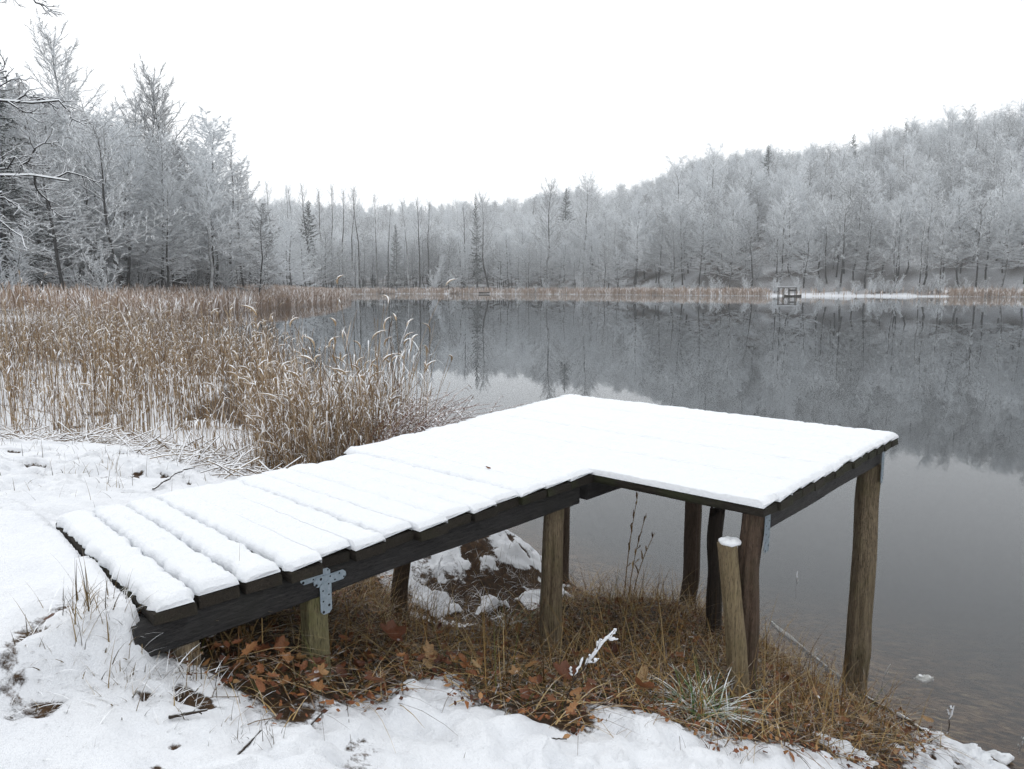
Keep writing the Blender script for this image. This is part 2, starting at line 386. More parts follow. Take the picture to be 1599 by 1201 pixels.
def base_h(x, y):
    wn = 1 - sstep(10, 17, np.hypot(np.asarray(x) + 1, np.asarray(y) - 4))
    r = np.zeros(np.shape(x)); fh = far_h(x, y)
    nh = np.where(wn > 0, land_end(np.asarray(x), np.asarray(y), near_h(x, y)), 0)
    return nh * wn + fh * (1 - wn)
def ground_pt(px, py, t0=1.2, t1=40.0):
    """point of the bank seen at a photo pixel"""
    r = ray(px, py); t = np.linspace(t0, t1, 4000)
    p = r[None] * t[:, None] + np.array([0, 0, CAM_H])
    hz = base_h(p[:, 0], p[:, 1]); k = np.argmax(p[:, 2] <= hz)
    return np.array([p[k, 0], p[k, 1], hz[k]])

# sheltered ground without snow, outlined on the bank
SHELTER_PX = [(250, 1012), (330, 1066), (400, 1100), (450, 1130), (520, 1105), (600, 1105), (650, 1078), (700, 1070), (745, 1120), (800, 1125), (880, 1145), (930, 1118), (1030, 1135), (1100, 1165), (1180, 1172), (1290, 1192), (1450, 1172), (1345, 1096), (1195, 985), (1190, 935), (900, 920), (850, 955), (720, 1000), (640, 965), (590, 900), (520, 895), (400, 930), (300, 960)]
SHELTER = np.array([ground_pt(*q)[:2] for q in SHELTER_PX])
def snow_mask(x, y, d=None):
    s = poly_sd(SHELTER, x, y)
    k = sstep(-0.18, 0.14, s + 0.28 * (fbm(x * 3.2, y * 3.2, 4) - .5))
    z = base_h(x, y) if d is None else d
    k = k * sstep(0.03, 0.12, z)                                    # nothing lies on the water
    # broken cover on the low spit at the right and on the tussock bank behind the walkway
    low = sstep(0.62, 0.25, z) * sstep(9, 7, y)
    k = k * (1 - low * sstep(0.50, 0.62, fbm(x * 5 + 40, y * 5, 4)))
    tuss = np.exp(-(((x + .25) / .45) ** 2 + ((y - 5.35) / .5) ** 2))
    k = k * (1 - np.clip(tuss * 1.3, 0, 1) * sstep(.42, .55, fbm(x * 4 + 9, y * 4, 4)))
    # holes round the tufts in the front left corner
    fl = np.exp(-(((x + .9) / .55) ** 2 + ((y - 1.95) / .35) ** 2))
    k = k * (1 - fl * sstep(.60, .68, fbm(x * 9 + 3, y * 9, 3)))
    k = k * (1 - 0.95 * sstep(.66, .72, fbm(x * 6 - 31, y * 6 + 5, 3)) * sstep(3.0, 5.0, y))
    # below the deck it stays bare
    uu = x * DU[0] + y * DU[1]; vv = x * DV[0] + y * DV[1]
    under = sstep(.9, 1.5, uu) * sstep(5.1, 4.9, uu) * sstep(-3.35, -3.15, vv) * sstep(-2.1, -2.3, vv)
    return np.clip(k * (1 - 0.92 * under), 0, 1)
def snow_lift(x, y, k):
    rough = .35 + 1.1 * sstep(.40, .62, fbm(x * 1.1 + 7, y * 1.1, 2))
    lump = (fbm(x * 2.2, y * 2.2, 3) - .5) * .06 + ((fbm(x * 8, y * 8, 3) - .5) * .10 + (fbm(x * 24, y * 24, 3, .7) - .5) * .045) * rough
    soil = (fbm(x * 12 + 5, y * 12, 4) - .5) * .06
    return k * (.045 + lump) + (1 - k) * soil
def full_h(x, y):
    z = base_h(x, y); nr = np.hypot(x + 1, y - 4) < 16
    k = np.where(nr, snow_mask(x, y, z), 0)
    return z + np.where(nr, snow_lift(x, y, k), 0)

def axis(lo, hi, step, a, b, g=1.13):
    c = list(np.arange(lo, hi + 1e-6, step)); s = step
    while c[-1] < b: s = min(s * g, 6.5 if abs(c[-1]) < 330 else 26); c.append(min(c[-1] + s, b))
    s = step; left = []
    x = lo
    while x > a: s = min(s * g, 6.5 if abs(x) < 250 else 26); x = max(x - s, a); left.append(x)
    return np.array(left[::-1] + c)
gx = axis(-3.6, 2.8, 0.024, -640, 640); gy = axis(1.3, 7.2, 0.024, -48, 900)
GX, GY = np.meshgrid(gx, gy)
GZ = base_h(GX.ravel(), GY.ravel()).reshape(GX.shape)
nearm = np.hypot(GX + 1, GY - 4) < 18
K = np.zeros(GX.shape)
K[nearm] = snow_mask(GX[nearm], GY[nearm], GZ[nearm])
LF = np.zeros(GX.shape); LF[nearm] = snow_lift(GX[nearm], GY[nearm], K[nearm])
GZ = GZ + LF * (1 - sstep(14, 18, np.hypot(GX + 1, GY - 4)))
farm = ~nearm
K[farm] = np.where(GZ[farm] > .12, .19 + .55 * fbm(GX[farm] * .4, GY[farm] * .4, 3), 0)
# snow-covered beach on the far right shore
ds = poly_sd(LAKE, GX.ravel(), GY.ravel()).reshape(GX.shape)
K = np.where((GY > 150) & (ds > -12) & (ds < np.where((GX > 66) & (GX < 112), 3.5, .8)), 1.0, K)
ny, nx = GX.shape
ii = (np.arange(ny - 1)[:, None] * nx + np.arange(nx - 1)[None]).ravel()
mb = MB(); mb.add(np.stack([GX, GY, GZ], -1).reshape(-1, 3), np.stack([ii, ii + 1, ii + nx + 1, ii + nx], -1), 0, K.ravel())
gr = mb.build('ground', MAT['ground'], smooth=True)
tag(gr, 'snow covered bank and wooded hills round the lake', kind='structure')

mb = MB()
wx = np.linspace(-120, 240, 19); wy = np.linspace(-46, 280, 17)
WX, WY = np.meshgrid(wx, wy); ii = (np.arange(16)[:, None] * 19 + np.arange(18)[None]).ravel()
mb.add(np.stack([WX, WY, WX * 0], -1).reshape(-1, 3), np.stack([ii, ii + 1, ii + 20, ii + 19], -1))
tag(mb.build('water', MAT['water']), 'calm dark grey lake mirroring the frosted wood', kind='structure')

# ------------------------------------------------------------------ trees
def child(par, k, t0, t1, ang, ln, n=4, droop=0.0, planar=True, zj=.12, wob=.04, taper=.6, r=rng):
    P, m, _ = par.shape
    t = t0 + (t1 - t0) * (np.arange(k)[None] + r.random((P, k))) / k
    f = t * (m - 1); i = np.minimum(f.astype(int), m - 2); fr = (f - i)[..., None]
    a = np.take_along_axis(par, i[..., None].repeat(3, -1), 1); b = np.take_along_axis(par, (i + 1)[..., None].repeat(3, -1), 1)
    pos = a + (b - a) * fr; tan = norm(b - a)
    plen = np.linalg.norm(np.diff(par, axis=1), axis=-1).sum(1)[:, None]
    ref = np.where(np.abs(tan[..., 2:3]) > .95, np.array([1.0, 0, 0]), Z)
    side = norm(np.cross(tan, ref)); up2 = np.cross(side, tan)
    A = ang * (.8 + .4 * r.random((P, k)))[..., None]
    if planar:
        sg = np.where((np.arange(k)[None] + r.integers(0, 2, (P, 1))) % 2 == 0, 1, -1)[..., None]
        d = tan * np.cos(A) + side * sg * np.sin(A) + Z * (r.normal(0, zj, (P, k))[..., None])
    else:
        ph = r.random((P, k, 1)) * 2 * np.pi
        d = tan * np.cos(A) + (side * np.cos(ph) + up2 * np.sin(ph)) * np.sin(A)
    d = norm(d)
    Ln = (ln * plen * (1 - taper * t) * (.65 + .6 * r.random((P, k))))[..., None, None]
    s = np.linspace(0, 1, n)[None, None, :, None]
    p = pos[:, :, None] + d[:, :, None] * Ln * s - Z * (droop * Ln * s ** 2)
    p = p + np.cumsum(r.normal(0, 1, (P, k, n, 3)) * (s > 0) * Ln * wob, axis=2)
    return p.reshape(P * k, n, 3)
def tap(P, n, r0, r1): return np.linspace(r0, r1, n)[None].repeat(P, 0)
def trunk_line(h, lean, n=9, wob=.012, r=rng):
    s = np.linspace(0, 1, n)[:, None]
    p = np.concatenate([s * lean[0], s * lean[1], s * h], 1)
    p[1:, :2] += np.cumsum(r.normal(0, h * wob, (n - 1, 2)), 0)
    return p[None]
def limbs(tr, k, t0, t1, el0, el1, len_fn, n=6, curve=.15, r=rng, wob=.03):
    t = t0 + (t1 - t0) * (np.arange(k) + r.random(k) * .8) / k
    m = tr.shape[1]; f = t * (m - 1); i = np.minimum(f.astype(int), m - 2)
    pos = tr[0, i] + (tr[0, i + 1] - tr[0, i]) * (f - i)[:, None]
    az = np.arange(k) * 2.4 + r.normal(0, .35, k)
    q = (t - t0) / (t1 - t0); el = el0 + (el1 - el0) * q + r.normal(0, .10, k)
    d = np.stack([np.cos(az) * np.cos(el), np.sin(az) * np.cos(el), np.sin(el)], -1)
    Ln = np.array([len_fn(x) for x in q]) * (.75 + .45 * r.random(k))
    s = np.linspace(0, 1, n)[None, :, None]
    p = pos[:, None] + d[:, None] * Ln[:, None, None] * s + Z * curve * Ln[:, None, None] * s ** 2
    p += np.cumsum(r.normal(0, 1, (k, n, 3)) * (s > 0) * Ln[:, None, None] * wob, 1)
    return p
PROTO = {}
def make_tree(kind, h, seed):
    """trunk and crown meshes of one tree of height h, foot at the origin"""
    r = np.random.default_rng(seed); tk = MB(); cr = MB()
    if kind in ('beech', 'young', 'broad', 'spire'):
        cfg = dict(beech=(44, .18, .96, .22, 1.15, lambda q: h * .29 * (1 - .50 * q ** 2), 9, 8, .05),
                   young=(32, .12, .97, .25, 1.1, lambda q: h * .30 * (1 - .60 * q ** 1.6), 9, 7, .05),
                   broad=(26, .30, .97, .35, 1.1, lambda q: h * .40 * (1 - .55 * q), 10, 9, .02),
                   spire=(44, .30, .98, .75, 1.15, lambda q: h * .30 * (1 - .70 * q ** 1.2), 9, 8, .0))[kind]
        k, t0, t1, e0, e1, lf, nb, nt_, dr = cfg
        tr = trunk_line(h, r.normal(0, h * .03, 2), r=r)
        tk.add(*tubes(tr, tap(1, 9, h * .0120, h * .0014), 8))
        lm = limbs(tr, k, t0, t1, e0, e1, lf, r=r, curve=.12 if kind != 'broad' else .05)
        tk.add(*tubes(lm, tap(k, 6, h * .0030, h * .0010), 4), 1)
        b1 = child(lm, nb, .12, 1.0, .85 if kind != 'spire' else .6, .42, 4, dr, kind != 'broad', r=r)
        cr.add(*tubes(b1, tap(len(b1), 4, .050 if kind != 'spire' else .03, .028 if kind != 'spire' else .016), 3))
        b2 = child(b1, nt_, .1, 1.0, .8, .5, 3, dr * 1.5, kind not in ('broad',), r=r)
        cr.add(*tubes(b2, tap(len(b2), 3, .036 if kind != 'spire' else .019, .022 if kind != 'spire' else .011), 3))
        if kind in ('beech', 'young'):
            b3 = child(b2, 3, .2, 1.0, .8, .6, 2, .1, True, r=r); cr.add(*tubes(b3, tap(len(b3), 2, .028, .018), 3))
    elif kind == 'poplar':
        tr = trunk_line(h, r.normal(0, h * .03, 2), r=r, wob=.006)
        tk.add(*tubes(tr, tap(1, 9, h * .0095, h * .0018), 8))
        k = 26
        lm = limbs(tr, k, .50, .98, .75, 1.15, lambda q: h * .13 * (1 - .5 * q), r=r, curve=.25)
        tk.add(*tubes(lm, tap(k, 6, .05, .02), 4), 1)
        b1 = child(lm, 7, .15, 1.0, .5, .45, 4, -.1, False, r=r); cr.add(*tubes(b1, tap(len(b1), 4, .024, .012), 3))
        b2 = child(b1, 5, .1, 1.0, .6, .5, 3, 0, False, r=r); cr.add(*tubes(b2, tap(len(b2), 3, .016, .009), 3))
    elif kind == 'birch':
        tr = trunk_line(h, r.normal(0, h * .05, 2), r=r)
        tk.add(*tubes(tr, tap(1, 9, h * .010, h * .0015), 8))
        k = 34
        lm = limbs(tr, k, .22, .98, .5, 1.0, lambda q: h * .22 * (1 - .7 * q), r=r, curve=.0)
        tk.add(*tubes(lm, tap(k, 6, h * .0032, .012), 4), 1)
        b1 = child(lm, 8, .15, 1.0, .7, .45, 5, .45, False, r=r); cr.add(*tubes(b1, tap(len(b1), 5, .018, .009), 3))
        b2 = child(b1, 9, .1, 1.0, .6, .6, 4, .8, False, r=r); cr.add(*tubes(b2, tap(len(b2), 4, .012, .008), 3))
    elif kind == 'spruce':
        tr = trunk_line(h, (0, 0), r=r, wob=.003)
        tk.add(*tubes(tr, tap(1, 9, h * .014, h * .002), 8))
        k = 120
        lm = limbs(tr, k, .10, .99, -.15, .45, lambda q: h * .20 * (1 - q) ** .8 + .25, r=r, curve=.08)
        cr.add(*tubes(lm, tap(k, 6, .07, .03), 3))
        b1 = child(lm, 12, .1, 1.0, .8, .33, 3, .25, True, zj=.2, r=r); cr.add(*tubes(b1, tap(len(b1), 3, .09, .03), 3))
        b2 = child(b1, 4, .2, 1.0, .8, .5, 2, .3, True, zj=.3, r=r); cr.add(*tubes(b2, tap(len(b2), 2, .06, .02), 3))
    elif kind == 'shrub':
        ks = 7
        az = r.random(ks) * 6.3; s = np.linspace(0, 1, 6)[None, :, None]
        d = np.stack([np.cos(az) * .35, np.sin(az) * .35, np.ones(ks)], -1)
        st = d[:, None] * s * (h * (.7 + .4 * r.random(ks)))[:, None, None] + np.cumsum(r.normal(0, h * .015, (ks, 6, 3)) * (s > 0), 1)
        st[:, 0] *= 0
        tk.add(*tubes(st, tap(ks, 6, .06, .018), 5))
        b0 = child(st, 14, .1, 1, .7, .34, 4, .0, False, r=r); cr.add(*tubes(b0, tap(len(b0), 4, .026, .013), 3))
        b1 = child(b0, 8, .1, 1, .75, .42, 3, .05, True, r=r); cr.add(*tubes(b1, tap(len(b1), 3, .030, .02), 3))
        b2 = child(b1, 4, .1, 1, .75, .5, 2, .05, True, r=r); cr.add(*tubes(b2, tap(len(b2), 2, .026, .018), 3))
    tw = dict(beech='twig', young='twig', broad='twig', spire='twig_bare', poplar='twig_bare', birch='twig_birch', spruce='needle', shrub='twig')[kind]
    nm = dict(beech='frosted_tree', young='frosted_tree', broad='broad_tree', spire='tall_tree', poplar='poplar_tree', birch='birch_tree', spruce='spruce_tree', shrub='frosted_shrub')[kind]
    return dict(h=h, name=nm, trunk=tk.mesh('trunk', [MAT['bark'], MAT['limb']], True), crown=cr.mesh('crown', [MAT[tw]]), kind=kind)
spec = [('beech', 22, 1), ('beech', 24, 2), ('beech', 20, 3), ('young', 15, 4), ('young', 17, 5), ('broad', 22, 6), ('broad', 20, 7), ('spire', 26, 8), ('poplar', 30, 9), ('poplar', 28, 10), ('birch', 20, 11), ('spruce', 22, 12), ('shrub', 7, 13)]
for k, h, s in spec: PROTO.setdefault(k, []).append(make_tree(k, h, s))
KIND_TXT = dict(beech='frosted tree with layered snowy branches', young='slender young frosted tree', broad='round crowned bare tree dusted with snow', spire='tall bare tree with steep branches', poplar='tall bare poplar', birch='pale drooping birch', spruce='dark conical spruce', shrub='low frosted bush')
TREES = []
def plant(kind, x, y, height, label, group=None, rz=None, sink=.15, slim=1.0):
    p = random.choice(PROTO[kind]); s = height / p['h']
    z = float(base_h(np.array([x]), np.array([y]))[0]) - sink
    e = empty(p['name'], (x, y, z), random.random() * 6.28 if rz is None else rz, s)
    e.scale = (s * slim * random.uniform(.92, 1.12), s * slim * random.uniform(.92, 1.12), s)
    link('trunk', p['trunk'], e); link('crown', p['crown'], e)
    tag(e, label, 'bush' if kind == 'shrub' else 'tree', group); TREES.append((x, y)); return e
def plant_px(kind, px, top_py, depth, label, group=None, slim=1.0):
    """a tree at a given distance whose top is seen at a photo pixel"""
    q = at_depth(px, top_py, depth)
    z = float(base_h(np.array([q[0]]), np.array([depth]))[0])
    return plant(kind, q[0], depth, q[2] - z + .15, label, group, slim=slim)

# left wood: the trees that make its skyline
plant_px('spruce', -25, 48, 70, 'dark snowy conifer at the left edge of the picture', None, 1.1)
plant_px('birch', 45, 128, 74, 'leaning frosted tree beside the dark conifer at left edge')
plant_px('spire', 118, 62, 112, 'thin bare tree whose tip stands highest in the left wood')
plant_px('spire', 268, 122, 116, 'tall pointed bare tree, second highest in the left wood')
plant_px('spire', 182, 158, 118, 'bare forked tree between the two tallest trees at left')
plant_px('spire', 212, 152, 122, 'bare tree just left of the tall pointed tree')
plant_px('beech', 322, 205, 98, 'bare tree on the right shoulder of the tall pointed tree')
plant_px('birch', 348, 224, 100, 'pale drooping birch at the right end of the left wood')
plant_px('beech', 372, 268, 112, 'frosted tree at the lake side corner of the left wood')
plant_px('young', 402, 330, 96, 'small alder standing alone in reeds at the wood corner')
# its front rows
gl = 'trees of the left wood behind the reeds'
cnt = 0
for i in range(1200):
    px = random.uniform(-90, 375); dep = random.uniform(68, 122)
    x = (px - CX) / F_PX * dep
    if float(poly_sd(LAKE, np.array([x]), np.array([dep]))[0]) < 7: continue
    if any((x - a) ** 2 + (dep - b) ** 2 < 4.2 ** 2 for a, b in TREES): continue
    top = np.interp(px, [-90, 0, 60, 110, 160, 230, 290, 330, 375], [120, 130, 150, 185, 200, 210, 215, 245, 300]) + random.uniform(0, 75)
    kd = random.choices(['beech', 'young', 'birch', 'spire', 'broad'], [5, 3, 1.2, .8, .8])[0]
    plant_px(kd, px, top, dep, KIND_TXT[kd] + (zt := ' by the left edge of the left wood' if px < 120 else ' below the two tallest trees at left' if px < 285 else ' at the lake end of the left wood'), gl + zt + ', ' + kd); cnt += 1
    if cnt >= 66: break
for i in range(16):
    px = random.uniform(-20, 385); dep = random.uniform(66, 100); x = (px - CX) / F_PX * dep
    if float(poly_sd(LAKE, np.array([x]), np.array([dep]))[0]) < 5: continue
    plant('shrub', x, dep, random.uniform(4, 7), 'low frosted bush along the foot of the left wood', 'bushes at the foot of the left wood')

# far shore: single poplars above the frosted belt
for i, (px, top) in enumerate([(392, 282), (424, 292), (447, 296), (458, 293), (479, 291), (501, 297), (513, 296), (530, 300), (546, 298), (559, 304), (585, 306), (603, 320), (636, 312), (653, 312), (668, 314), (725, 325), (763, 308), (846, 290), (923, 279)]):
    if px in (846, 923, 763):
        plant_px('spire', px, top, 268, {763: 'bare tree just right of the slender dark spruce on the far shore', 846: 'bare fan shaped tree rising above the middle of the far wood', 923: 'tall bare fan shaped tree where the far hill begins to climb'}[px])
    else:
        plant_px('poplar', px, top + random.uniform(-3, 3), random.uniform(266, 285), 'tall thin bare poplar standing above the far shore wood', 'row of bare poplars on the far shore')
plant_px('spruce', 480, 312, 280, 'frosted spruce among the poplars on the far shore')
plant_px('spruce', 743, 302, 272, 'slender dark spruce sticking out of the middle far wood', slim=.42)
plant_px('spruce', 618, 350, 275, 'small frosted spruce low in the far wood behind poplars', slim=.7)
plant_px('spruce', 884, 294, 330, 'small dark spruce tip on the skyline left of the hill')
# right hill skyline
plant_px('spruce', 1201, 226, 318, 'dark spruce on the right ridge, leftmost of three')
plant_px('spruce', 1333, 209, 312, 'darkest spruce on the right ridge, middle of three')
plant_px('spruce', 1416, 190, 318, 'frosted spruce on the right ridge, rightmost of three')
plant_px('broad', 1068, 262, 300, 'round bare tree at the left shoulder of the right hill')
plant_px('broad', 1114, 238, 302, 'large round bare tree on the skyline left of the ridge spruces')
plant_px('broad', 1486, 178, 312, 'wide bare tree on the skyline near the right end of the ridge')
plant_px('broad', 1570, 168, 316, 'bare tree at the highest right end of the ridge')
plant_px('broad', 1385, 222, 306, 'bare tree on the ridge between two spruces')
# shore rows and hillside
def shore_pts(n, d0, d1, bmin, bmax, gap, tries=6000):
    out = []
    for i in range(tries):
        y = random.uniform(180, 420); b = random.uniform(bmin, bmax); x = b * y
        d = float(poly_sd(LAKE, np.array([x]), np.array([y]))[0])
        if not (d0 < d < d1): continue
        if any((x - a) ** 2 + (y - c) ** 2 < gap ** 2 for a, c in TREES): continue
        TREES.append((x, y)); out.append((x, y, d))
        if len(out) >= n: break
    return out
for x, y, d in shore_pts(72, 6, 26, -.33, .16, 3.2):
    kd = random.choices(['young', 'beech', 'shrub', 'birch'], [5, 3, 1.5, .6])[0]
    hh = dict(young=random.uniform(11, 17), beech=random.uniform(14, 20), shrub=random.uniform(5, 8), birch=random.uniform(12, 17))[kd]
    plant(kd, x, y, hh, KIND_TXT[kd] + (zt := ' below the far poplar row' if x / y < -.12 else ' mid far shore near the lying boat' if x / y < .04 else ' where the far shore meets the hill'), 'far shore trees' + zt + ', ' + kd)
for x, y, d in shore_pts(64, 11, 30, .16, .78, 3.4):
    kd = random.choices(['beech', 'young', 'birch', 'shrub', 'broad'], [5, 2, 1, 1, 3])[0]
    hh = dict(young=random.uniform(14, 19), beech=random.uniform(18, 26), shrub=random.uniform(5, 8), birch=random.uniform(16, 22), broad=random.uniform(18, 23))[kd]
    plant(kd, x, y, hh, KIND_TXT[kd] + (zt := ' at the hill foot left of the pier' if x / y < .34 else ' at the hill foot just behind the snowy beach' if x / y < .56 else ' at the hill foot by the right border'), 'hill foot trees' + zt + ', ' + kd)
for x, y, d in shore_pts(36, 30, 110, .1, .78, 6):
    kd = random.choices(['beech', 'broad', 'birch'], [5, 3, 1])[0]
    plant(kd, x, y, random.uniform(17, 24), KIND_TXT[kd] + (zt := ' on the slope above and left of the pier' if x / y < .36 else ' on the slope below the ridge spruces' if x / y < .55 else ' on the slope at the right border'), 'slope trees' + zt + ', ' + kd)

for x, y, d in shore_pts(46, 4, 10, .0, .74, 2.6, 9000):
    plant('shrub', x, y, random.uniform(2.2, 5.0), 'low frosted bush at the edge of the far snowy shore', 'bushes along the far shore')
# the rest of the wood: one mass of instanced trees
rest = []
cells = {}
for a_, c_ in TREES: cells.setdefault((int(a_ // 8), int(c_ // 8)), []).append((a_, c_))
def free(x, y, gap):
    i, j = int(x // 8), int(y // 8)
    return all((x - a) ** 2 + (y - c) ** 2 >= gap ** 2 for di in (-1, 0, 1) for dj in (-1, 0, 1) for a, c in cells.get((i + di, j + dj), ()))
ry = rng.uniform(190, 760, 40000); rb = rng.uniform(-.80, .95, 40000); rd = poly_sd(LAKE, ry * rb, ry)
for y, b, d in zip(ry, rb, rd):
    x = b * y
    if d < 20 or d > (270 if b > .1 else 420): continue
    if not free(x, y, 4.4 if d < 150 else 6.5): continue
    cells.setdefault((int(x // 8), int(y // 8)), []).append((x, y)); rest.append((x, y, d))
    if len(rest) > 2900: break
ry = rng.uniform(70, 190, 1500); rx = rng.uniform(-150, -35, 1500); rd = poly_sd(LAKE, rx, ry)
for y, x, d in zip(ry, rx, rd):
    if d < 24 or not free(x, y, 4.5): continue
    cells.setdefault((int(x // 8), int(y // 8)), []).append((x, y)); rest.append((x, y, d))
protos = [PROTO['beech'][0], PROTO['beech'][1], PROTO['broad'][0], PROTO['broad'][1], PROTO['birch'][0], PROTO['young'][0]]
pts = np.array(rest); nr = len(pts)
idx = rng.choice(6, nr, p=[.20, .18, .24, .22, .06, .10]); hh = rng.uniform(15, 21, nr)
me = bpy.data.meshes.new('woodland'); me.vertices.add(nr)
zz = base_h(pts[:, 0], pts[:, 1]) - .2
me.vertices.foreach_set('co', np.stack([pts[:, 0], pts[:, 1], zz], -1).astype(np.float32).ravel())
for nm_, dat, ty in (('pick', idx, 'INT'), ('size', hh / np.array([p['h'] for p in protos])[idx], 'FLOAT'), ('turn', rng.random(nr) * 6.28, 'FLOAT')):
    a = me.attributes.new(nm_, ty, 'POINT'); a.data.foreach_set('value', dat.astype(np.int32 if ty == 'INT' else np.float32))
wood = link('woodland', me)
tag(wood, 'grey white mass of frosted trees covering the far hills', 'woodland', kind='stuff')
ng = bpy.data.node_groups.new('woodland', 'GeometryNodeTree')
ng.interface.new_socket('Geometry', in_out='INPUT', socket_type='NodeSocketGeometry'); ng.interface.new_socket('Geometry', in_out='OUTPUT', socket_type='NodeSocketGeometry')
gi = ng.nodes.new('NodeGroupInput'); go = ng.nodes.new('NodeGroupOutput'); jn = ng.nodes.new('GeometryNodeJoinGeometry')
def named(nm_, ty):
    q = ng.nodes.new('GeometryNodeInputNamedAttribute'); q.data_type = ty; q.inputs['Name'].default_value = nm_; return q.outputs['Attribute']
pk, sz, tn = named('pick', 'INT'), named('size', 'FLOAT'), named('turn', 'FLOAT')
rot = ng.nodes.new('ShaderNodeCombineXYZ'); ng.links.new(tn, rot.inputs['Z'])
for i, p in enumerate(protos):
    cmp_ = ng.nodes.new('FunctionNodeCompare'); cmp_.data_type = 'INT'; cmp_.operation = 'EQUAL'
    ng.links.new(pk, [s for s in cmp_.inputs if s.name == 'A' and s.type == 'INT'][0]); [s for s in cmp_.inputs if s.name == 'B' and s.type == 'INT'][0].default_value = i
    for part in ('trunk', 'crown'):
        src = next(o for o in COL.objects if o.type == 'MESH' and o.data == p[part])
        oi = ng.nodes.new('GeometryNodeObjectInfo'); oi.inputs['Object'].default_value = src; oi.transform_space = 'ORIGINAL'; oi.inputs['As Instance'].default_value = True
        ip = ng.nodes.new('GeometryNodeInstanceOnPoints')
        ng.links.new(gi.outputs[0], ip.inputs['Points']); ng.links.new(cmp_.outputs[0], ip.inputs['Selection'])
        ng.links.new(oi.outputs['Geometry'], ip.inputs['Instance']); ng.links.new(rot.outputs[0], ip.inputs['Rotation']); ng.links.new(sz, ip.inputs['Scale'])
        ng.links.new(ip.outputs[0], jn.inputs[0])
ng.links.new(jn.outputs[0], go.inputs[0])
md = wood.modifiers.new('woodland', 'NODES'); md.node_group = ng

# old oak reaching in from the left
def oak():
    base = np.array([-16.4, 17.0]); z = float(base_h(base[:1], base[1:])[0])
    e = empty('oak_tree', (base[0], base[1], z - .1)); r = np.random.default_rng(21)
    tk = MB(); cr = MB(); sn = MB()
    tr = trunk_line(13, (1.0, .3), r=r); tk.add(*tubes(tr, tap(1, 9, .34, .06), 10))
    L0 = []
    for h0, ax, el, ln in [(2.6, -.25, .06, 6.0), (3.6, .1, .02, 6.3), (4.3, -.5, .12, 6.2), (5.2, .05, .20, 6.2), (6.1, -.3, .18, 6.0), (7.2, .15, .2, 5.6), (8.4, -.2, .35, 5.2), (9.6, .1, .45, 5.2), (10.8, -.1, .2, 6.6), (11.6, .05, .1, 6.9), (5.5, 2.6, .3, 5), (7.5, 3.6, .3, 5), (9, 2, .4, 4.5), (10, 4.4, .4, 4.5)]:
        s = np.linspace(0, 1, 9)[:, None]; d = np.array([math.cos(ax) * math.cos(el), math.sin(ax) * math.cos(el), math.sin(el)])
        p0 = tr[0, 0] + np.array([h0 / 13 * 1.0, h0 / 13 * .3, h0])
        p = p0 + d * ln * s + np.cumsum(r.normal(0, .12, (9, 3)) * (s > 0), 0) + Z * .3 * np.sin(s * 5 + h0)
        L0.append(p)
    L0 = np.array(L0); tk.add(*tubes(L0, tap(len(L0), 9, .085, .022), 7))
    b1 = child(L0, 12, .15, 1, .75, .34, 7, .05, False, wob=.07, r=r); cr.add(*tubes(b1, tap(len(b1), 7, .026, .009), 5))
    b2 = child(b1, 7, .12, 1, .75, .45, 5, .03, False, wob=.07, r=r); cr.add(*tubes(b2, tap(len(b2), 5, .012, .005), 4))
    b3 = child(b2, 5, .15, 1, .7, .5, 4, .0, False, wob=.07, r=r); cr.add(*tubes(b3, tap(len(b3), 4, .008, .004), 3), 1)
    for b, r0, r1 in ((L0, .05, .016), (b1, .018, .009), (b2, .011, .006)):
        q = b + Z * np.linspace(r0 * .9, r1 * .9, b.shape[1])[None, :, None]
        sn.add(*tubes(q, tap(len(b), b.shape[1], r0 * .85, r1), 5))
    tk.build('trunk', MAT['oak'], e, True); cr.build('crown', [MAT['oak'], MAT['twig_bare']], e); sn.build('snow', MAT['snow'], e, True)
    # withered leaves still hanging high in the crown
    lv = MB(); src = b3[b3[:, -1, 2] > 9.2][::3, -1]
    for c in src:
        for j in range(2):
            ln = r.uniform(.07, .13); d = norm(np.array([r.normal(0, .4), r.normal(0, .4), -1.0])); sd = norm(np.cross(d, r.normal(0, 1, 3)))
            a = c + r.normal(0, .04, 3)
            lv.add([a, a + d * ln * .5 - sd * ln * .28, a + d * ln, a + d * ln * .5 + sd * ln * .28], [(0, 1, 2, 3)], 0, r.random() * .5)
    o_ = lv.build('withered_foliage', MAT['litter'], e); tag(o_, kind='stuff')
    tag(e, 'near oak with black snow lined boughs reaching in at left edge', 'tree')
oak()

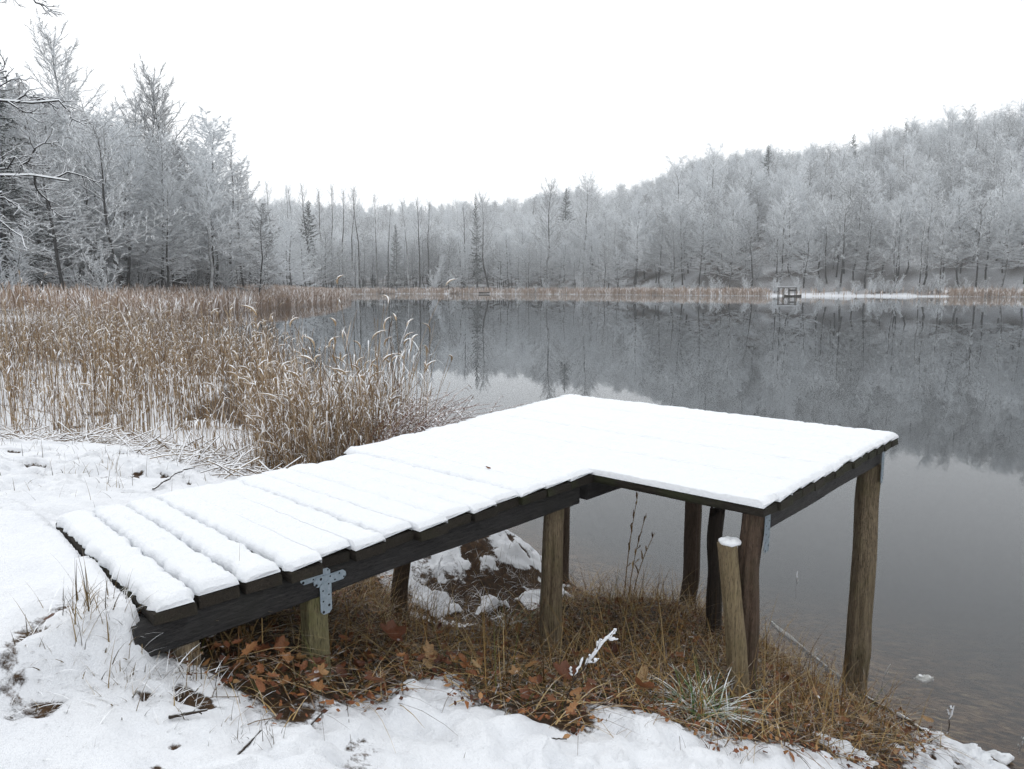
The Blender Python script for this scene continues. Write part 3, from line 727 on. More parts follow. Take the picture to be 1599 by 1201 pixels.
# ------------------------------------------------------------------ far reeds, pier, boats
def stalks(pos, h, lean, width, n=4, r=rng, bend=.25):
    P = len(pos); az = r.random(P) * 6.283; s = np.linspace(0, 1, n)[None, :, None]
    cl = sstep(.50, .66, fbm(pos[:, 0] * 1.3 + 60, pos[:, 1] * 1.3, 2)); az = np.where(r.random(P) < cl, fbm(pos[:, 0] * .7, pos[:, 1] * .7 + 30, 2) * 14, az); lean = lean + cl * r.random(P) * .75
    d = np.stack([np.cos(az), np.sin(az), np.zeros(P)], -1)
    L_ = h[:, None, None]
    p = pos[:, None] + Z * L_ * s * (1 - .15 * lean[:, None, None] * s) + d[:, None] * L_ * (lean[:, None, None] * s * .5 + bend * lean[:, None, None] * s ** 3)
    return p, az
mb = MB()
def far_belt(n, sampler, hmin, hmax, width):
    q = np.array([sampler() for _ in range(n)]); z = np.maximum(base_h(q[:, 0], q[:, 1]), -.15)
    pos = np.concatenate([q, z[:, None]], 1)
    p, az = stalks(pos, rng.uniform(hmin, hmax, n), np.abs(rng.normal(0, .35, n)), width, 4)
    tint = np.repeat(rng.random(n), 4 * 2)
    sd = np.stack([np.cos(az + 1.57), np.sin(az + 1.57), az * 0], -1)
    mb.add(*ribbons(p, np.array([width, width * 1.1, width * 1.6, width * .4])[None], sd), 0, tint)
def left_belt():
    while True:
        y = random.uniform(52, 150); x = np.interp(y, LAKE[5:10, 1], LAKE[5:10, 0]) + 1.5 - abs(random.gauss(0, 1)) * 9
        return (x, y)
far_belt(15000, left_belt, 1.2, 2.1, .05)
def far_shore():
    i = random.choices(range(10, 17), [1.0, .8, 1.0, 1.0, 1.6, 1.3, 1.0])[0]
    a, b = LAKE[i], LAKE[i + 1]; t = random.random(); p = a + (b - a) * t; d = norm(np.array([(b - a)[1] * -1, (b - a)[0]]))
    p = p + d * (abs(random.gauss(0, 1)) * 3.0 - .3)
    if 70 < p[0] < 110 and random.random() < .93: return far_shore()
    return tuple(p)
far_belt(9000, far_shore, 1.0, 2.3, .11)
tag(mb.build('far_reeds', MAT['reed_far']), 'rusty brown reed belt along the far shores of the lake', 'reeds', kind='stuff')

def far_pier():
    c = at_depth(1229, 461, 196); e = empty('lake_pier', (c[0], c[1], 0), R(-12))
    mb = MB(); mb.add(*box((-2.3, -1.0, 2.15), (2.3, 1.6, 2.32))); mb.build('deck', MAT['beam'], e)
    mb = MB(); mb.add(*box((-2.35, -1.05, 2.325), (2.35, 1.65, 2.48))); mb.build('snow', MAT['snow'], e)
    for x in (-2.1, -.9, .5, 2.1):
        for y in (-.8, 1.3):
            mb = MB(); q = np.array([[(x + random.uniform(-.1, .1), y, -.8), (x, y, .8), (x, y, 2.15)]]); mb.add(*tubes(q, tap(1, 3, .11, .10), 8)); mb.build('post', MAT['post_black'], e, True)
    mb = MB(); mb.add(*box((.2, -.95, 1.3), (2.2, -.85, 1.75))); mb.build('brace', MAT['beam'], e)
    tag(e, 'dark wooden pier on posts at the far right shore', 'pier')
def rowboat(c, rz, ln, label, s=1.0):
    e = empty('rowing_boat', c, rz); mb = MB(); n = 13
    xs = np.linspace(-1, 1, n); wd = .62 * (1 - np.abs(xs) ** 2.6) * s + .03; sheer = .42 * s + .16 * xs ** 2
    prof = []
    for x, w_, sh in zip(xs, wd, sheer):
        prof.append([(x * ln / 2, -w_, sh), (x * ln / 2, -w_ * .8, .12), (x * ln / 2, 0, .0), (x * ln / 2, w_ * .8, .12), (x * ln / 2, w_, sh), (x * ln / 2, w_ * .88, sh - .02), (x * ln / 2, 0, .1), (x * ln / 2, -w_ * .88, sh - .02)])
    v = np.array(prof); i = (np.arange(n - 1)[:, None] * 8 + np.arange(8)[None]); j = (np.arange(n - 1)[:, None] * 8 + (np.arange(8)[None] + 1) % 8)
    mb.add(v.reshape(-1, 3), np.stack([i, j, j + 8, i + 8], -1).reshape(-1, 4)); mb.build('hull', MAT['post_black'], e, True)
    for x in (-.25, .3):
        mb = MB(); mb.add(*box((x * ln - .12, -.5 * s, .3 * s), (x * ln + .12, .5 * s, .34 * s))); mb.build('thwart', MAT['beam'], e)
    tag(e, label, 'boat')
far_pier()
q = at_depth(1238, 461, 193); rowboat((q[0], q[1], -.08), R(4), 4.6, 'dark rowing boat moored below the far pier')
q = at_depth(755, 456, 248); rowboat((q[0], 253.5, .15), R(3), 3.6, 'small dark boat lying on the snowy far shore')

# ------------------------------------------------------------------ dock
A41 = R(41.5)
DECK, SNOWT = 1.660, 0.035
dock = empty('wooden_jetty', (0, 0, 0), math.pi / 2 - A41)   # local x = out along the walkway, local y = to its far side
tag(dock, 'wooden L shaped fishing jetty covered in fresh snow', 'jetty')
def V(v): return -v                                             # photo side (v) to local y
def snow_slab(L_, W, seed, g0, g1, thick=SNOWT, over=.010, u_at=0.0, v_at=0.0):
    """snow on one plank: local x along plank, y across; g0, g1 how deep each long edge is rounded"""
    nx_ = max(12, int(L_ / .013)); cs = np.array([-1, -1, -.97, -.9, -.78, -.6, -.35, 0, .35, .6, .78, .9, .97, 1, 1]); nc = len(cs)
    x = np.linspace(-L_ / 2, L_ / 2, nx_); X = x[:, None].repeat(nc, 1); C = cs[None].repeat(nx_, 0)
    ex = np.minimum(X + L_ / 2, L_ / 2 - X)
    endr = 1 - np.clip(1 - ex / .03, 0, 1) ** 2.4
    g = np.where(C < 0, g0, g1); open_ = np.clip(g / thick, 0, 1)
    H_ = thick - g * np.abs(C) ** np.where(open_ > .5, 9, np.where(open_ > .1, 7, 14))
    UG = u_at + C * W / 2; VG = v_at + X + 40; n1 = fbm(VG * 14, UG * 14, 3) - .5; n2 = fbm(VG * 55, UG * 55, 2) - .5
    H_ = (H_ + n1 * .012 + n2 * .008 * (.35 + open_)) * (.45 + .55 * endr)
    H_ = np.maximum(H_, .003)
    half = W / 2 + np.where(open_ > .5, over * (fbm((X + 3 * seed) * 38, C * 0 + seed, 3, .75) - .45) * 3.2, 0)
    Yc = C * half
    H_[:, 0] = 0; H_[:, -1] = 0
    X = X + np.where(np.abs(X) > L_ / 2 - .02, np.sign(X) * (over * 2.2) * (fbm((C * W / 2 + u_at) * 60, X * 0 + 2.3, 3, .8) - .55), 0)
    v = np.stack([X, Yc, H_], -1).reshape(-1, 3)
    i = (np.arange(nx_ - 1)[:, None] * nc + np.arange(nc - 1)[None]).ravel()
    f = [np.stack([i, i + nc, i + nc + 1, i + 1], -1)]
    mb = MB(); mb.add(v, f[0])
    caps = []
    for r_, flip in ((0, False), (nx_ - 1, True)):
        base_ = r_ * nc
        for k in range(1, nc - 2): caps.append((base_, base_ + k, base_ + k + 1) if not flip else (base_, base_ + k + 1, base_ + k))
    mb.add(v * 0 + v, np.array(caps))
    return mb
def plank(u0, u1, v0, v1, seed, g0, g1, z=DECK, tilt=0.0, thick=SNOWT, yaw=0.0):
    """one board across the walkway with its snow; v0 far end, v1 near end"""
    L_ = v1 - v0; W = u1 - u0; mb = MB(); n = max(6, int(L_ / .12)); T = .036
    x = np.linspace(-L_ / 2, L_ / 2, n); c = np.array([(-1, -1), (-1, -.15), (-.93, 0), (.93, 0), (1, -.15), (1, -1)])
    y = c[:, 0][None] * (W / 2) + (fbm(x[:, None] * 5 + seed, c[:, 0][None] * 3, 2) - .5) * .006
    zc = c[:, 1][None] * T + (fbm(x[:, None] * 4, c[:, 0][None] + seed, 2) - .5) * .004
    v = np.stack([x[:, None].repeat(6, 1), y, zc.repeat(1, 0)], -1)
    v[0, :, 0] += rng.normal(0, .003, 6); v[-1, :, 0] += rng.normal(0, .003, 6)
    i = (np.arange(n - 1)[:, None] * 6 + np.arange(6)[None]); j = (np.arange(n - 1)[:, None] * 6 + (np.arange(6)[None] + 1) % 6)
    mb.add(v.reshape(-1, 3), np.stack([i, i + 6, j + 6, j], -1).reshape(-1, 4))
    mb.add(v.reshape(-1, 3), np.array([[0, 1, 2, 3, 4, 5], list((n - 1) * 6 + np.arange(6)[::-1])]))
    o_ = mb.build('plank', MAT['plank'], dock)
    o_.location = ((u0 + u1) / 2, V((v0 + v1) / 2), z); o_.rotation_euler = (tilt, 0, -math.pi / 2 - yaw)
    s_ = snow_slab(L_ - .004, W if (g0 > .02 or g1 > .02) else W + .006, seed, g0, g1, thick, u_at=(u0 + u1) / 2, v_at=(v0 + v1) / 2).build('snow', MAT['snow'], o_, True)
    s_.location = (0, 0, .0025)
    return o_
# walkway: u, groove depth on either side
edges = [.775, .90, 1.04, 1.18, 1.315, 1.44, 1.575, 1.71, 1.86, 2.005, 2.16, 2.30, 2.465]
gro = [.0, .034, .033, .033, .031, .002, .002, .022, .009, .012, .007, .011, .020]
for i in range(1, 12):
    gap = [.0, .010, .006, .006, .006, .002, .002, .004, .003, .003, .002, .003, .004]
    far = -3.31 + rng.normal(0, .018); near = -2.135 + rng.normal(0, .014)
    plank(edges[i] + gap[i], edges[i + 1] - gap[i + 1], far, near, i + 1, gro[i], gro[i + 1], yaw=[0, .093, .080, .066, .046, .040, .034, .022, .016, .012, .008, .004][i])
# landing boards, long ones from u = 2.95 on
pe = list(np.linspace(2.465, 3.01, 4)) + list(np.linspace(3.01, 5.02, 15))[1:]
for i in range(len(pe) - 1):
    um = (pe[i] + pe[i + 1]) / 2
    far = -3.42 - (um - 2.465) * .150 + rng.normal(0, .012)
    near = -2.12 if um < 3.0 else -1.235 + rng.normal(0, .004)
    deep = {1: .006, 5: .013, 8: .020, 10: .008, 13: .016, 14: .006}
    g0 = .030 if i == 0 else deep.get(i - 1, .0015); g1 = deep.get(i, .0015)
    if i == 3: g0 = .03
    if i == 2: g1 = .004
    if i == 3: g0 = .004
    if i == len(pe) - 2: g1 = .035
    plank(pe[i] + .0022, pe[i + 1] - .0022, far, near, i + 31, g0, g1, z=DECK + .003)
def beam(u0, u1, v0, v1, z0, z1, name='beam', m='beam'):
    mb = MB(); n = 14; x = np.linspace(0, u1 - u0, n); c = np.array([(0, .06), (.06, 0), (.94, 0), (1, .06), (1, .94), (.94, 1), (.06, 1), (0, .94)])
    v = np.stack([x[:, None].repeat(8, 1), (c[:, 0] * (v1 - v0))[None].repeat(n, 0) + (fbm(x[:, None] * 3, c[:, 0][None] * 2, 2) - .5) * .008, (c[:, 1] * (z1 - z0))[None].repeat(n, 0) + (fbm(x[:, None] * 2 + 4, c[:, 1][None] * 2, 2) - .5) * .010], -1)
    i = (np.arange(n - 1)[:, None] * 8 + np.arange(8)[None]); j = (np.arange(n - 1)[:, None] * 8 + (np.arange(8)[None] + 1) % 8)
    mb.add(v.reshape(-1, 3), np.stack([i, i + 8, j + 8, j], -1).reshape(-1, 4)); mb.add(v.reshape(-1, 3), np.array([np.arange(8), (n - 1) * 8 + np.arange(8)[::-1]]))
    o_ = mb.build(name, MAT[m], dock); o_.location = (u0, V(v1), z0); return o_
ZB = DECK - .039
beam(.81, 2.96, -2.235, -2.165, ZB - .100, ZB); beam(.96, 4.9, -3.32, -3.25, ZB - .100, ZB)
beam(3.20, 4.94, -1.355, -1.285, ZB - .100, ZB); beam(3.03, 4.9, -2.235, -2.165, ZB - .100, ZB)
beam(.965, 1.02, -3.24, -2.24, ZB - .10, ZB, 'cross_beam')
def post_mesh(h, r0, r1, seed, lean=(0, 0), knob=.0, broken=False):
    n, k = 48, 44; z = np.linspace(0, h, n); th = np.arange(k) * 2 * np.pi / k
    rr = np.linspace(r0, r1, n)[:, None] * (1 + .16 * (fbm(np.cos(th)[None] * 1.6 + seed, np.sin(th)[None] * 1.6 + z[:, None] * 1.3, 3) - .5) * 2 + .20 * (fbm(np.cos(th)[None] * 5 + seed, np.sin(th)[None] * 5 + z[:, None] * .5, 3, .7) - .5))
    rc = np.random.default_rng(seed + 50)
    for c_ in range(6):
        a0, z0, zl, dp = rc.uniform(0, 6.28), rc.uniform(.1, .9) * h, rc.uniform(.15, .45) * h, rc.uniform(.10, .24)
        da = np.angle(np.exp(1j * (th[None] - a0 - .25 * (fbm(z * 3 + c_, z * 0 + seed, 2) - .5)[:, None])))
        rr = rr * (1 - dp * np.exp(-(da / .11) ** 2) * np.exp(-((z[:, None] - z0) / zl) ** 4))
    rr = rr * (1 + knob * np.exp(-((z[:, None] - h * .42) / .07) ** 2) * np.clip(np.cos(th[None] - 3.4), 0, 1))
    ox = np.linspace(0, lean[0], n) + .055 * (fbm(z * 2.2 + seed, z * 0, 2) - .5); oy = np.linspace(0, lean[1], n) + .055 * (fbm(z * 2.2, z * 0 + seed, 2) - .5)
    zz_ = z[:, None] + (((fbm(th * 3 + seed, th * 0, 2) - .5) * .12)[None] * (np.arange(n) == n - 1)[:, None] if broken else 0)
    v = np.stack([ox[:, None] + rr * np.cos(th), oy[:, None] + rr * np.sin(th), zz_ * np.ones((1, k))], -1)
    mb = MB(); i = (np.arange(n - 1)[:, None] * k + np.arange(k)[None]); j = (np.arange(n - 1)[:, None] * k + (np.arange(k)[None] + 1) % k)
    mb.add(v.reshape(-1, 3), np.stack([i, j, j + k, i + k], -1).reshape(-1, 4))
    cap = np.concatenate([v[-1], v[-1].mean(0, keepdims=True)]); mb.add(cap, np.array([(a, (a + 1) % k, k) for a in range(k)]))
    return mb
def dock_post(u, v, zb, zt, r0, r1, m, seed, lean=(0, 0), knob=0):
    o_ = post_mesh(zt - zb, r0, r1, seed, lean, knob).build('post', MAT[m], dock, True)
    o_.location = (u - lean[0], V(v) - lean[1], zb); return o_
dock_post(.985, -2.205, 1.25, ZB - .098, .043, .040, 'post', 1)
dock_post(1.44, -2.21, 1.0, ZB - .098, .052, .046, 'post_green', 2)
dock_post(2.885, -2.26, .45, ZB - .005, .059, .050, 'post', 3, (.0, -.02))
dock_post(2.74, -3.30, .2, ZB - .098, .050, .048, 'post_dark', 4)
dock_post(3.135, -1.345, .5, ZB - .005, .054, .048, 'post_dark', 5)
dock_post(4.84, -1.33, -.5, ZB - .098, .078, .062, 'post', 6, (.06, .0), .30)
dock_post(4.75, -2.48, -.3, ZB - .005, .062, .056, 'post_dark', 7)
dock_post(4.80, -3.70, -.6, ZB - .005, .070, .066, 'post_dark', 8)
def bracket(shape, loc, rz, label, holes=True):
    """perforated steel plate from rectangles (x0, z0, x1, z1) in its own plane"""
    mb = MB(); t = .0025
    for k, (x0, z0, x1, z1, off) in enumerate(shape):
        ch = .012
        o8 = [(x0 + ch, z0), (x1 - ch, z0), (x1, z0 + ch), (x1, z1 - ch), (x1 - ch, z1), (x0 + ch, z1), (x0, z1 - ch), (x0, z0 + ch)]
        fr = [(x, -off - t, z) for x, z in o8]; bk = [(x, -off, z) for x, z in o8]
        mb.add(fr, [tuple(range(8))]); mb.add(fr + bk, [(a, a + 8, (a + 1) % 8 + 8, (a + 1) % 8) for a in range(8)])
        nx_ = max(2, int((x1 - x0) / .019)); nz = max(2, int((z1 - z0) / .019))
        for a in range(nx_):
            for b in range(nz):
                if (a + b) % 2: continue
                cx_, cz = x0 + (a + .5) * (x1 - x0) / nx_, z0 + (b + .5) * (z1 - z0) / nz; rr = .0034 if (a * 7 + b * 3) % 5 else .0052
                th = np.arange(8) * np.pi / 4
                mb.add([(cx_ + rr * math.cos(q), -off - t - .0007, cz + rr * math.sin(q)) for q in th], [tuple(range(8))], 1)
    o_ = mb.build('bracket', [MAT['steel'], MAT['hole']], dock); o_.location = loc; o_.rotation_euler = (0, 0, rz); tag(o_, label); return o_
bracket([(-.092, -.036, .028, .0, .0035), (-.042, -.060, .092, -.025, .0065), (-.020, -.165, .027, -.048, .0095)], (1.445, V(-2.165), ZB + .0), 0, 'pair of perforated steel plates on the nearest beam')
bracket([(-.02, -.10, .02, .0, .003)], (2.91, V(-2.18), ZB - .008), 0, 'short steel strip at the inner corner post')
bracket([(-.028, -.19, .028, .0, .004)], (3.150, V(-1.283), ZB - .004), 0, 'perforated steel strip on the front corner post')
bracket([(-.025, -.20, .025, .0, .004)], (4.805, V(-1.262), ZB - .006), 0, 'perforated steel strip on the outer corner post')

# free standing posts
def to_w(u, v, z): p = DU * u + DV * v; return (p[0], p[1], z)
p0 = ground_pt(1163, 1084); e = empty('wooden_stake', (p0[0], p0[1], p0[2] - .25))
post_mesh(.25 + .72, .050, .042, 11, (-.105, -.03)).build('stake', MAT['post_pale'], e, True)
th = np.linspace(0, 2 * np.pi, 17)[:-1]; mb = MB(); rows = [(1.0, 0), (1.12, .005), (1.05, .014), (.8, .021), (.35, .024)]
v = np.array([[(.043 * a * (1 + .10 * math.sin(3 * q + 1)) * math.cos(q), .043 * a * (1 + .10 * math.cos(2 * q)) * math.sin(q), b + .003 * math.sin(5 * q)) for q in th] for a, b in rows])
i = (np.arange(4)[:, None] * 16 + np.arange(16)[None]); j = (np.arange(4)[:, None] * 16 + (np.arange(16)[None] + 1) % 16)
mb.add(v.reshape(-1, 3), np.stack([i, j, j + 16, i + 16], -1).reshape(-1, 4)); mb.add(v[-1], [tuple(range(16))])
s_ = mb.build('snow_cap', MAT['snow'], e, True); s_.location = (-.105, -.03, .968)
tag(e, 'pale leaning stake with a snow cap before the corner post', 'stake')
p0 = at_depth(1116, 985, 4.35); zg = float(base_h(p0[:1], p0[1:2])[0])
e = empty('rotten_post', (p0[0], p0[1], zg - .2)); top = at_depth(1118, 798, 4.35)[2]
post_mesh(top - zg + .2, .050, .042, 17, (-.02, 0), broken=True).build('stump', MAT['post_black'], e, True)
tag(e, 'black rotten post with broken top under the platform', 'post')

# ------------------------------------------------------------------ near reeds
REEDBED = np.array([(-.80, 7.0), (-.95, 8.6), (-2.2, 11.0), (-3.5, 13.5), (-6.3, 20), (-11.5, 31), (-17, 31), (-22, 24), (-14, 14), (-7.6, 10.4), (-5.9, 9.8), (-4.3, 8.8), (-3.0, 7.5), (-2.0, 6.6), (-1.4, 6.5)])
def scatter_poly(poly, n, dens=None, grow=0.0):
    out = []; lo, hi = poly.min(0) - grow, poly.max(0) + grow
    while len(out) < n:
        q = lo + rng.random((4000, 2)) * (hi - lo); ok = poly_sd(poly, q[:, 0], q[:, 1]) < grow
        if dens is not None: ok &= rng.random(4000) < dens(q[:, 0], q[:, 1])
        out += list(q[ok])
    return np.array(out[:n])
def add_reeds(mb, q, hmin, hmax, lean_s, leaves=4, plume=.45, wstem=.0035, r=rng, mat_i=0, lw=.013):
    n = len(q); z = base_h(q[:, 0], q[:, 1]); z = np.maximum(z, -.25)
    pos = np.concatenate([q, z[:, None] - .03], 1); h = r.uniform(hmin, hmax, n); ln = np.abs(r.normal(0, lean_s, n))
    h = h * (.25 + 1.45 * fbm(q[:, 0] * .9 + 5, q[:, 1] * .9, 3)) * np.where(r.random(n) < .15, r.uniform(.35, .8, n), 1); p, az = stalks(pos, h, ln, 0, 6, r, .30)
    tb = r.random(n)
    mb.add(*tubes(p, tap(n, 6, wstem, wstem * .45), 3), mat_i, np.repeat(tb * .8, 18))
    for k in range(leaves):
        sel = r.random(n) < .8; m_ = sel.sum(); t = r.uniform(.25, .95, m_); f = t * 5; i = np.minimum(f.astype(int), 4)
        pp = p[sel]; b0 = pp[np.arange(m_), i] + (pp[np.arange(m_), i + 1] - pp[np.arange(m_), i]) * (f - i)[:, None]
        a = r.random(m_) * 6.283; L_ = r.uniform(.14, .42, m_)[:, None, None]; s = np.linspace(0, 1, 5)[None, :, None]
        d = np.stack([np.cos(a), np.sin(a), a * 0], -1) * r.uniform(.25, .9, m_)[:, None]; up = r.uniform(.3, 1.5, m_)[:, None, None]; dr = r.uniform(.1, 1.5, m_)[:, None, None]
        lp = b0[:, None] + d[:, None] * L_ * s * .8 + Z * L_ * (up * s - dr * s ** 2)
        sd = np.stack([-np.sin(a), np.cos(a), a * 0], -1)
        mb.add(*ribbons(lp, np.array([.5, 1, .9, .6, .1])[None] * lw, sd), mat_i, np.repeat(np.clip(tb[sel] * .7 + r.random(m_) * .4, 0, 1), 10))
    sel = r.random(n) < plume; m_ = sel.sum()
    if m_:
        top = p[sel][:, -1]; td = norm(p[sel][:, -1] - p[sel][:, -2]); a = r.random(m_) * 6.283
        s = np.linspace(0, 1, 5)[None, :, None]; L_ = r.uniform(.12, .22, m_)[:, None, None]
        pl = top[:, None] + td[:, None] * L_ * s + np.stack([np.cos(a), np.sin(a), -np.ones(m_) * .8], -1)[:, None] * L_ * .55 * s ** 2
        mb.add(*tubes(pl, (np.array([.003, .010, .011, .007, .002])[None] * r.uniform(.7, 1.2, m_)[:, None]), 4), mat_i, np.repeat(.5 + .5 * r.random(m_), 20))
mb = MB()
qn = scatter_poly(REEDBED, 5600, lambda x, y: np.clip(np.where(y < 13, np.where(x > -3.2, 1.0, .62), .34) * sstep(.40, .58, fbm(x * 1.1, y * 1.1, 3)), 0.04, 1))
dn = np.hypot(qn[:, 0], qn[:, 1]) < 12
edge_d = -poly_sd(REEDBED, qn[:, 0], qn[:, 1])
lowm = (edge_d < 1.2) & (qn[:, 0] < -2.6) & (qn[:, 1] < 11)
add_reeds(mb, qn[dn & ~lowm], .85, 1.75, .22, 4, .30, .0042, lw=.009)
add_reeds(mb, qn[~dn], .9, 1.8, .22, 4, .4, .0065, lw=.016)
add_reeds(mb, qn[lowm], .3, 1.1, .8, 3, .1, .004, lw=.010)
qd = scatter_poly(np.array([(-.85, 6.9), (-1.0, 8.4), (-2.2, 10), (-3.2, 9.2), (-2.6, 7.2), (-1.6, 6.6)]), 650, lambda x, y: sstep(.35, .6, fbm(x * 2, y * 2, 2)))
add_reeds(mb, qd, .75, 1.55, .25, 4, .3, .0045, lw=.010)
tag(mb.build('reed_bed', MAT['reed']), 'straw coloured snowy reed bed beside the jetty at left', 'reeds', kind='stuff')
# broken stalks lying with snow on them at the foot of the reeds
mb = MB(); qf = scatter_poly(np.array([(-7.5, 9.2), (-4.6, 7.9), (-2.8, 6.2), (-1.5, 5.3), (-1.0, 6.2), (-1.5, 7.4), (-4.0, 9.4), (-7.5, 11.0)]), 800)
n_ = len(qf); a = rng.random(n_) * 6.283; zf = full_h(qf[:, 0], qf[:, 1]); L_ = rng.uniform(.10, .5, n_)[:, None, None]; s = np.linspace(-.5, .5, 4)[None, :, None]
d = np.stack([np.cos(a), np.sin(a), rng.normal(0, .4, n_)], -1)
p = np.concatenate([qf, zf[:, None] + rng.uniform(.0, .14, n_)[:, None]], 1)[:, None] + d[:, None] * L_ * s - Z * .15 * L_ * s ** 2
mb.add(*tubes(p, rng.uniform(.0035, .009, n_)[:, None] * np.ones((1, 4)), 4), 0, np.repeat(rng.random(n_), 16))
tag(mb.build('fallen_reeds', MAT['reed_snowy']), 'tangle of broken snowy stalks at the foot of the reeds', 'reeds', kind='stuff')
# arching red brown clump standing by the jetty
mb = MB(); r = np.random.default_rng(5); n_ = 220
c0 = at_depth(625, 690, 7.0); q = np.stack([c0[0] + r.normal(.0, .26, n_), 7.0 + r.normal(0, .25, n_)], -1); z = base_h(q[:, 0], q[:, 1])
L_ = r.uniform(.9, 1.65, n_)[:, None, None]; s = np.linspace(0, 1, 8)[None, :, None]; d = norm(np.stack([.9 + r.normal(0, .35, n_), r.normal(.0, .5, n_), np.zeros(n_)], -1))
ar = r.uniform(.35, 1.0, n_)[:, None, None]
p = np.concatenate([q, np.maximum(z, 0)[:, None]], 1)[:, None] + Z * L_ * (s - .38 * ar * s ** 3) * .95 + d[:, None] * L_ * .75 * ar * s ** 2
mb.add(*tubes(p, tap(n_, 8, .0045, .002), 4), 0, np.repeat(r.random(n_), 32))
pl = child(p, 14, .55, 1.0, .5, .10, 3, .6, False, r=r); mb.add(*ribbons(pl, np.array([.013, .010, .001])[None]), 0, np.repeat(.3 + .7 * r.random(len(pl)), 6))
tag(mb.build('arching_reeds', MAT['reed_red']), 'reddish reed clump arching over the water behind the jetty', 'reeds', kind='stuff')

# ------------------------------------------------------------------ dead grass under the dock and in the snow
def blades(mb, q, z, hmin, hmax, lean, width, tint, r=rng, n=5, flat=0.0, az0=None):
    P = len(q); az = r.random(P) * 6.283 if az0 is None else az0; h = r.uniform(hmin, hmax, P)[:, None, None]; s = np.linspace(0, 1, n)[None, :, None]
    l = (np.abs(r.normal(lean, .35, P)) + flat)[:, None, None]
    d = np.stack([np.cos(az), np.sin(az), az * 0], -1)
    up = 1 / np.sqrt(1 + l ** 2)
    p = np.concatenate([q, z[:, None]], 1)[:, None] + Z * h * (up * s - .45 * l * up * s ** 2.2) + d[:, None] * h * (l * up * s + .15 * s ** 2)
    sd = np.stack([-np.sin(az), np.cos(az), r.normal(0, .3, P)], -1)
    w_ = np.linspace(1, .12, n)[None] * (width * r.uniform(.6, 1.4, P))[:, None]
    mb.add(*ribbons(p, w_, norm(sd)), 0, np.repeat(tint, n * 2))
mb = MB(); q = scatter_poly(SHELTER, 5800, lambda x, y: np.clip(.3 + 1.1 * fbm(x * 3, y * 3, 2) - .25, .05, 1) * sstep(-.02, .16, base_h(x, y)))
z = full_h(q[:, 0], q[:, 1]); gn = fbm(q[:, 0] * 2.6 + 8, q[:, 1] * 2.6, 3)
tint = np.clip(.28 + .66 * rng.random(len(q)) ** 1.7 - .75 * sstep(.48, .60, gn) * rng.random(len(q)), 0, 1)
k = rng.random(len(q)) < .72
blades(mb, q[k], z[k] - .01, .05, .19, 1.2, .0046, tint[k]); k2 = ~k & (rng.random(len(q)) < .45); blades(mb, q[k2], z[k2] + .01, .14, .36, .45, .0040, np.clip(tint[k2] + .15, 0, 1))
ql = scatter_poly(SHELTER, 5000, lambda x, y: sstep(-.02, .12, base_h(x, y)), .06)
blades(mb, ql, full_h(ql[:, 0], ql[:, 1]) + .015, .15, .34, 2.6, .0042, np.clip(.28 + .72 * rng.random(5000) ** 1.8, 0, 1))
ql = scatter_poly(SHELTER, 2200, lambda x, y: sstep(-.02, .12, base_h(x, y)) * sstep(.35, .6, fbm(x * 3 + 2, y * 3, 2)))
blades(mb, ql, full_h(ql[:, 0], ql[:, 1]) - .01, .20, .46, .9, .0046, np.clip(.42 + .55 * rng.random(2200) ** 1.5, 0, 1), n=7)
tag(mb.build('dry_grass', MAT['grass']), 'tangled straw and olive dead grass on the bank under the jetty', 'grass', kind='stuff')
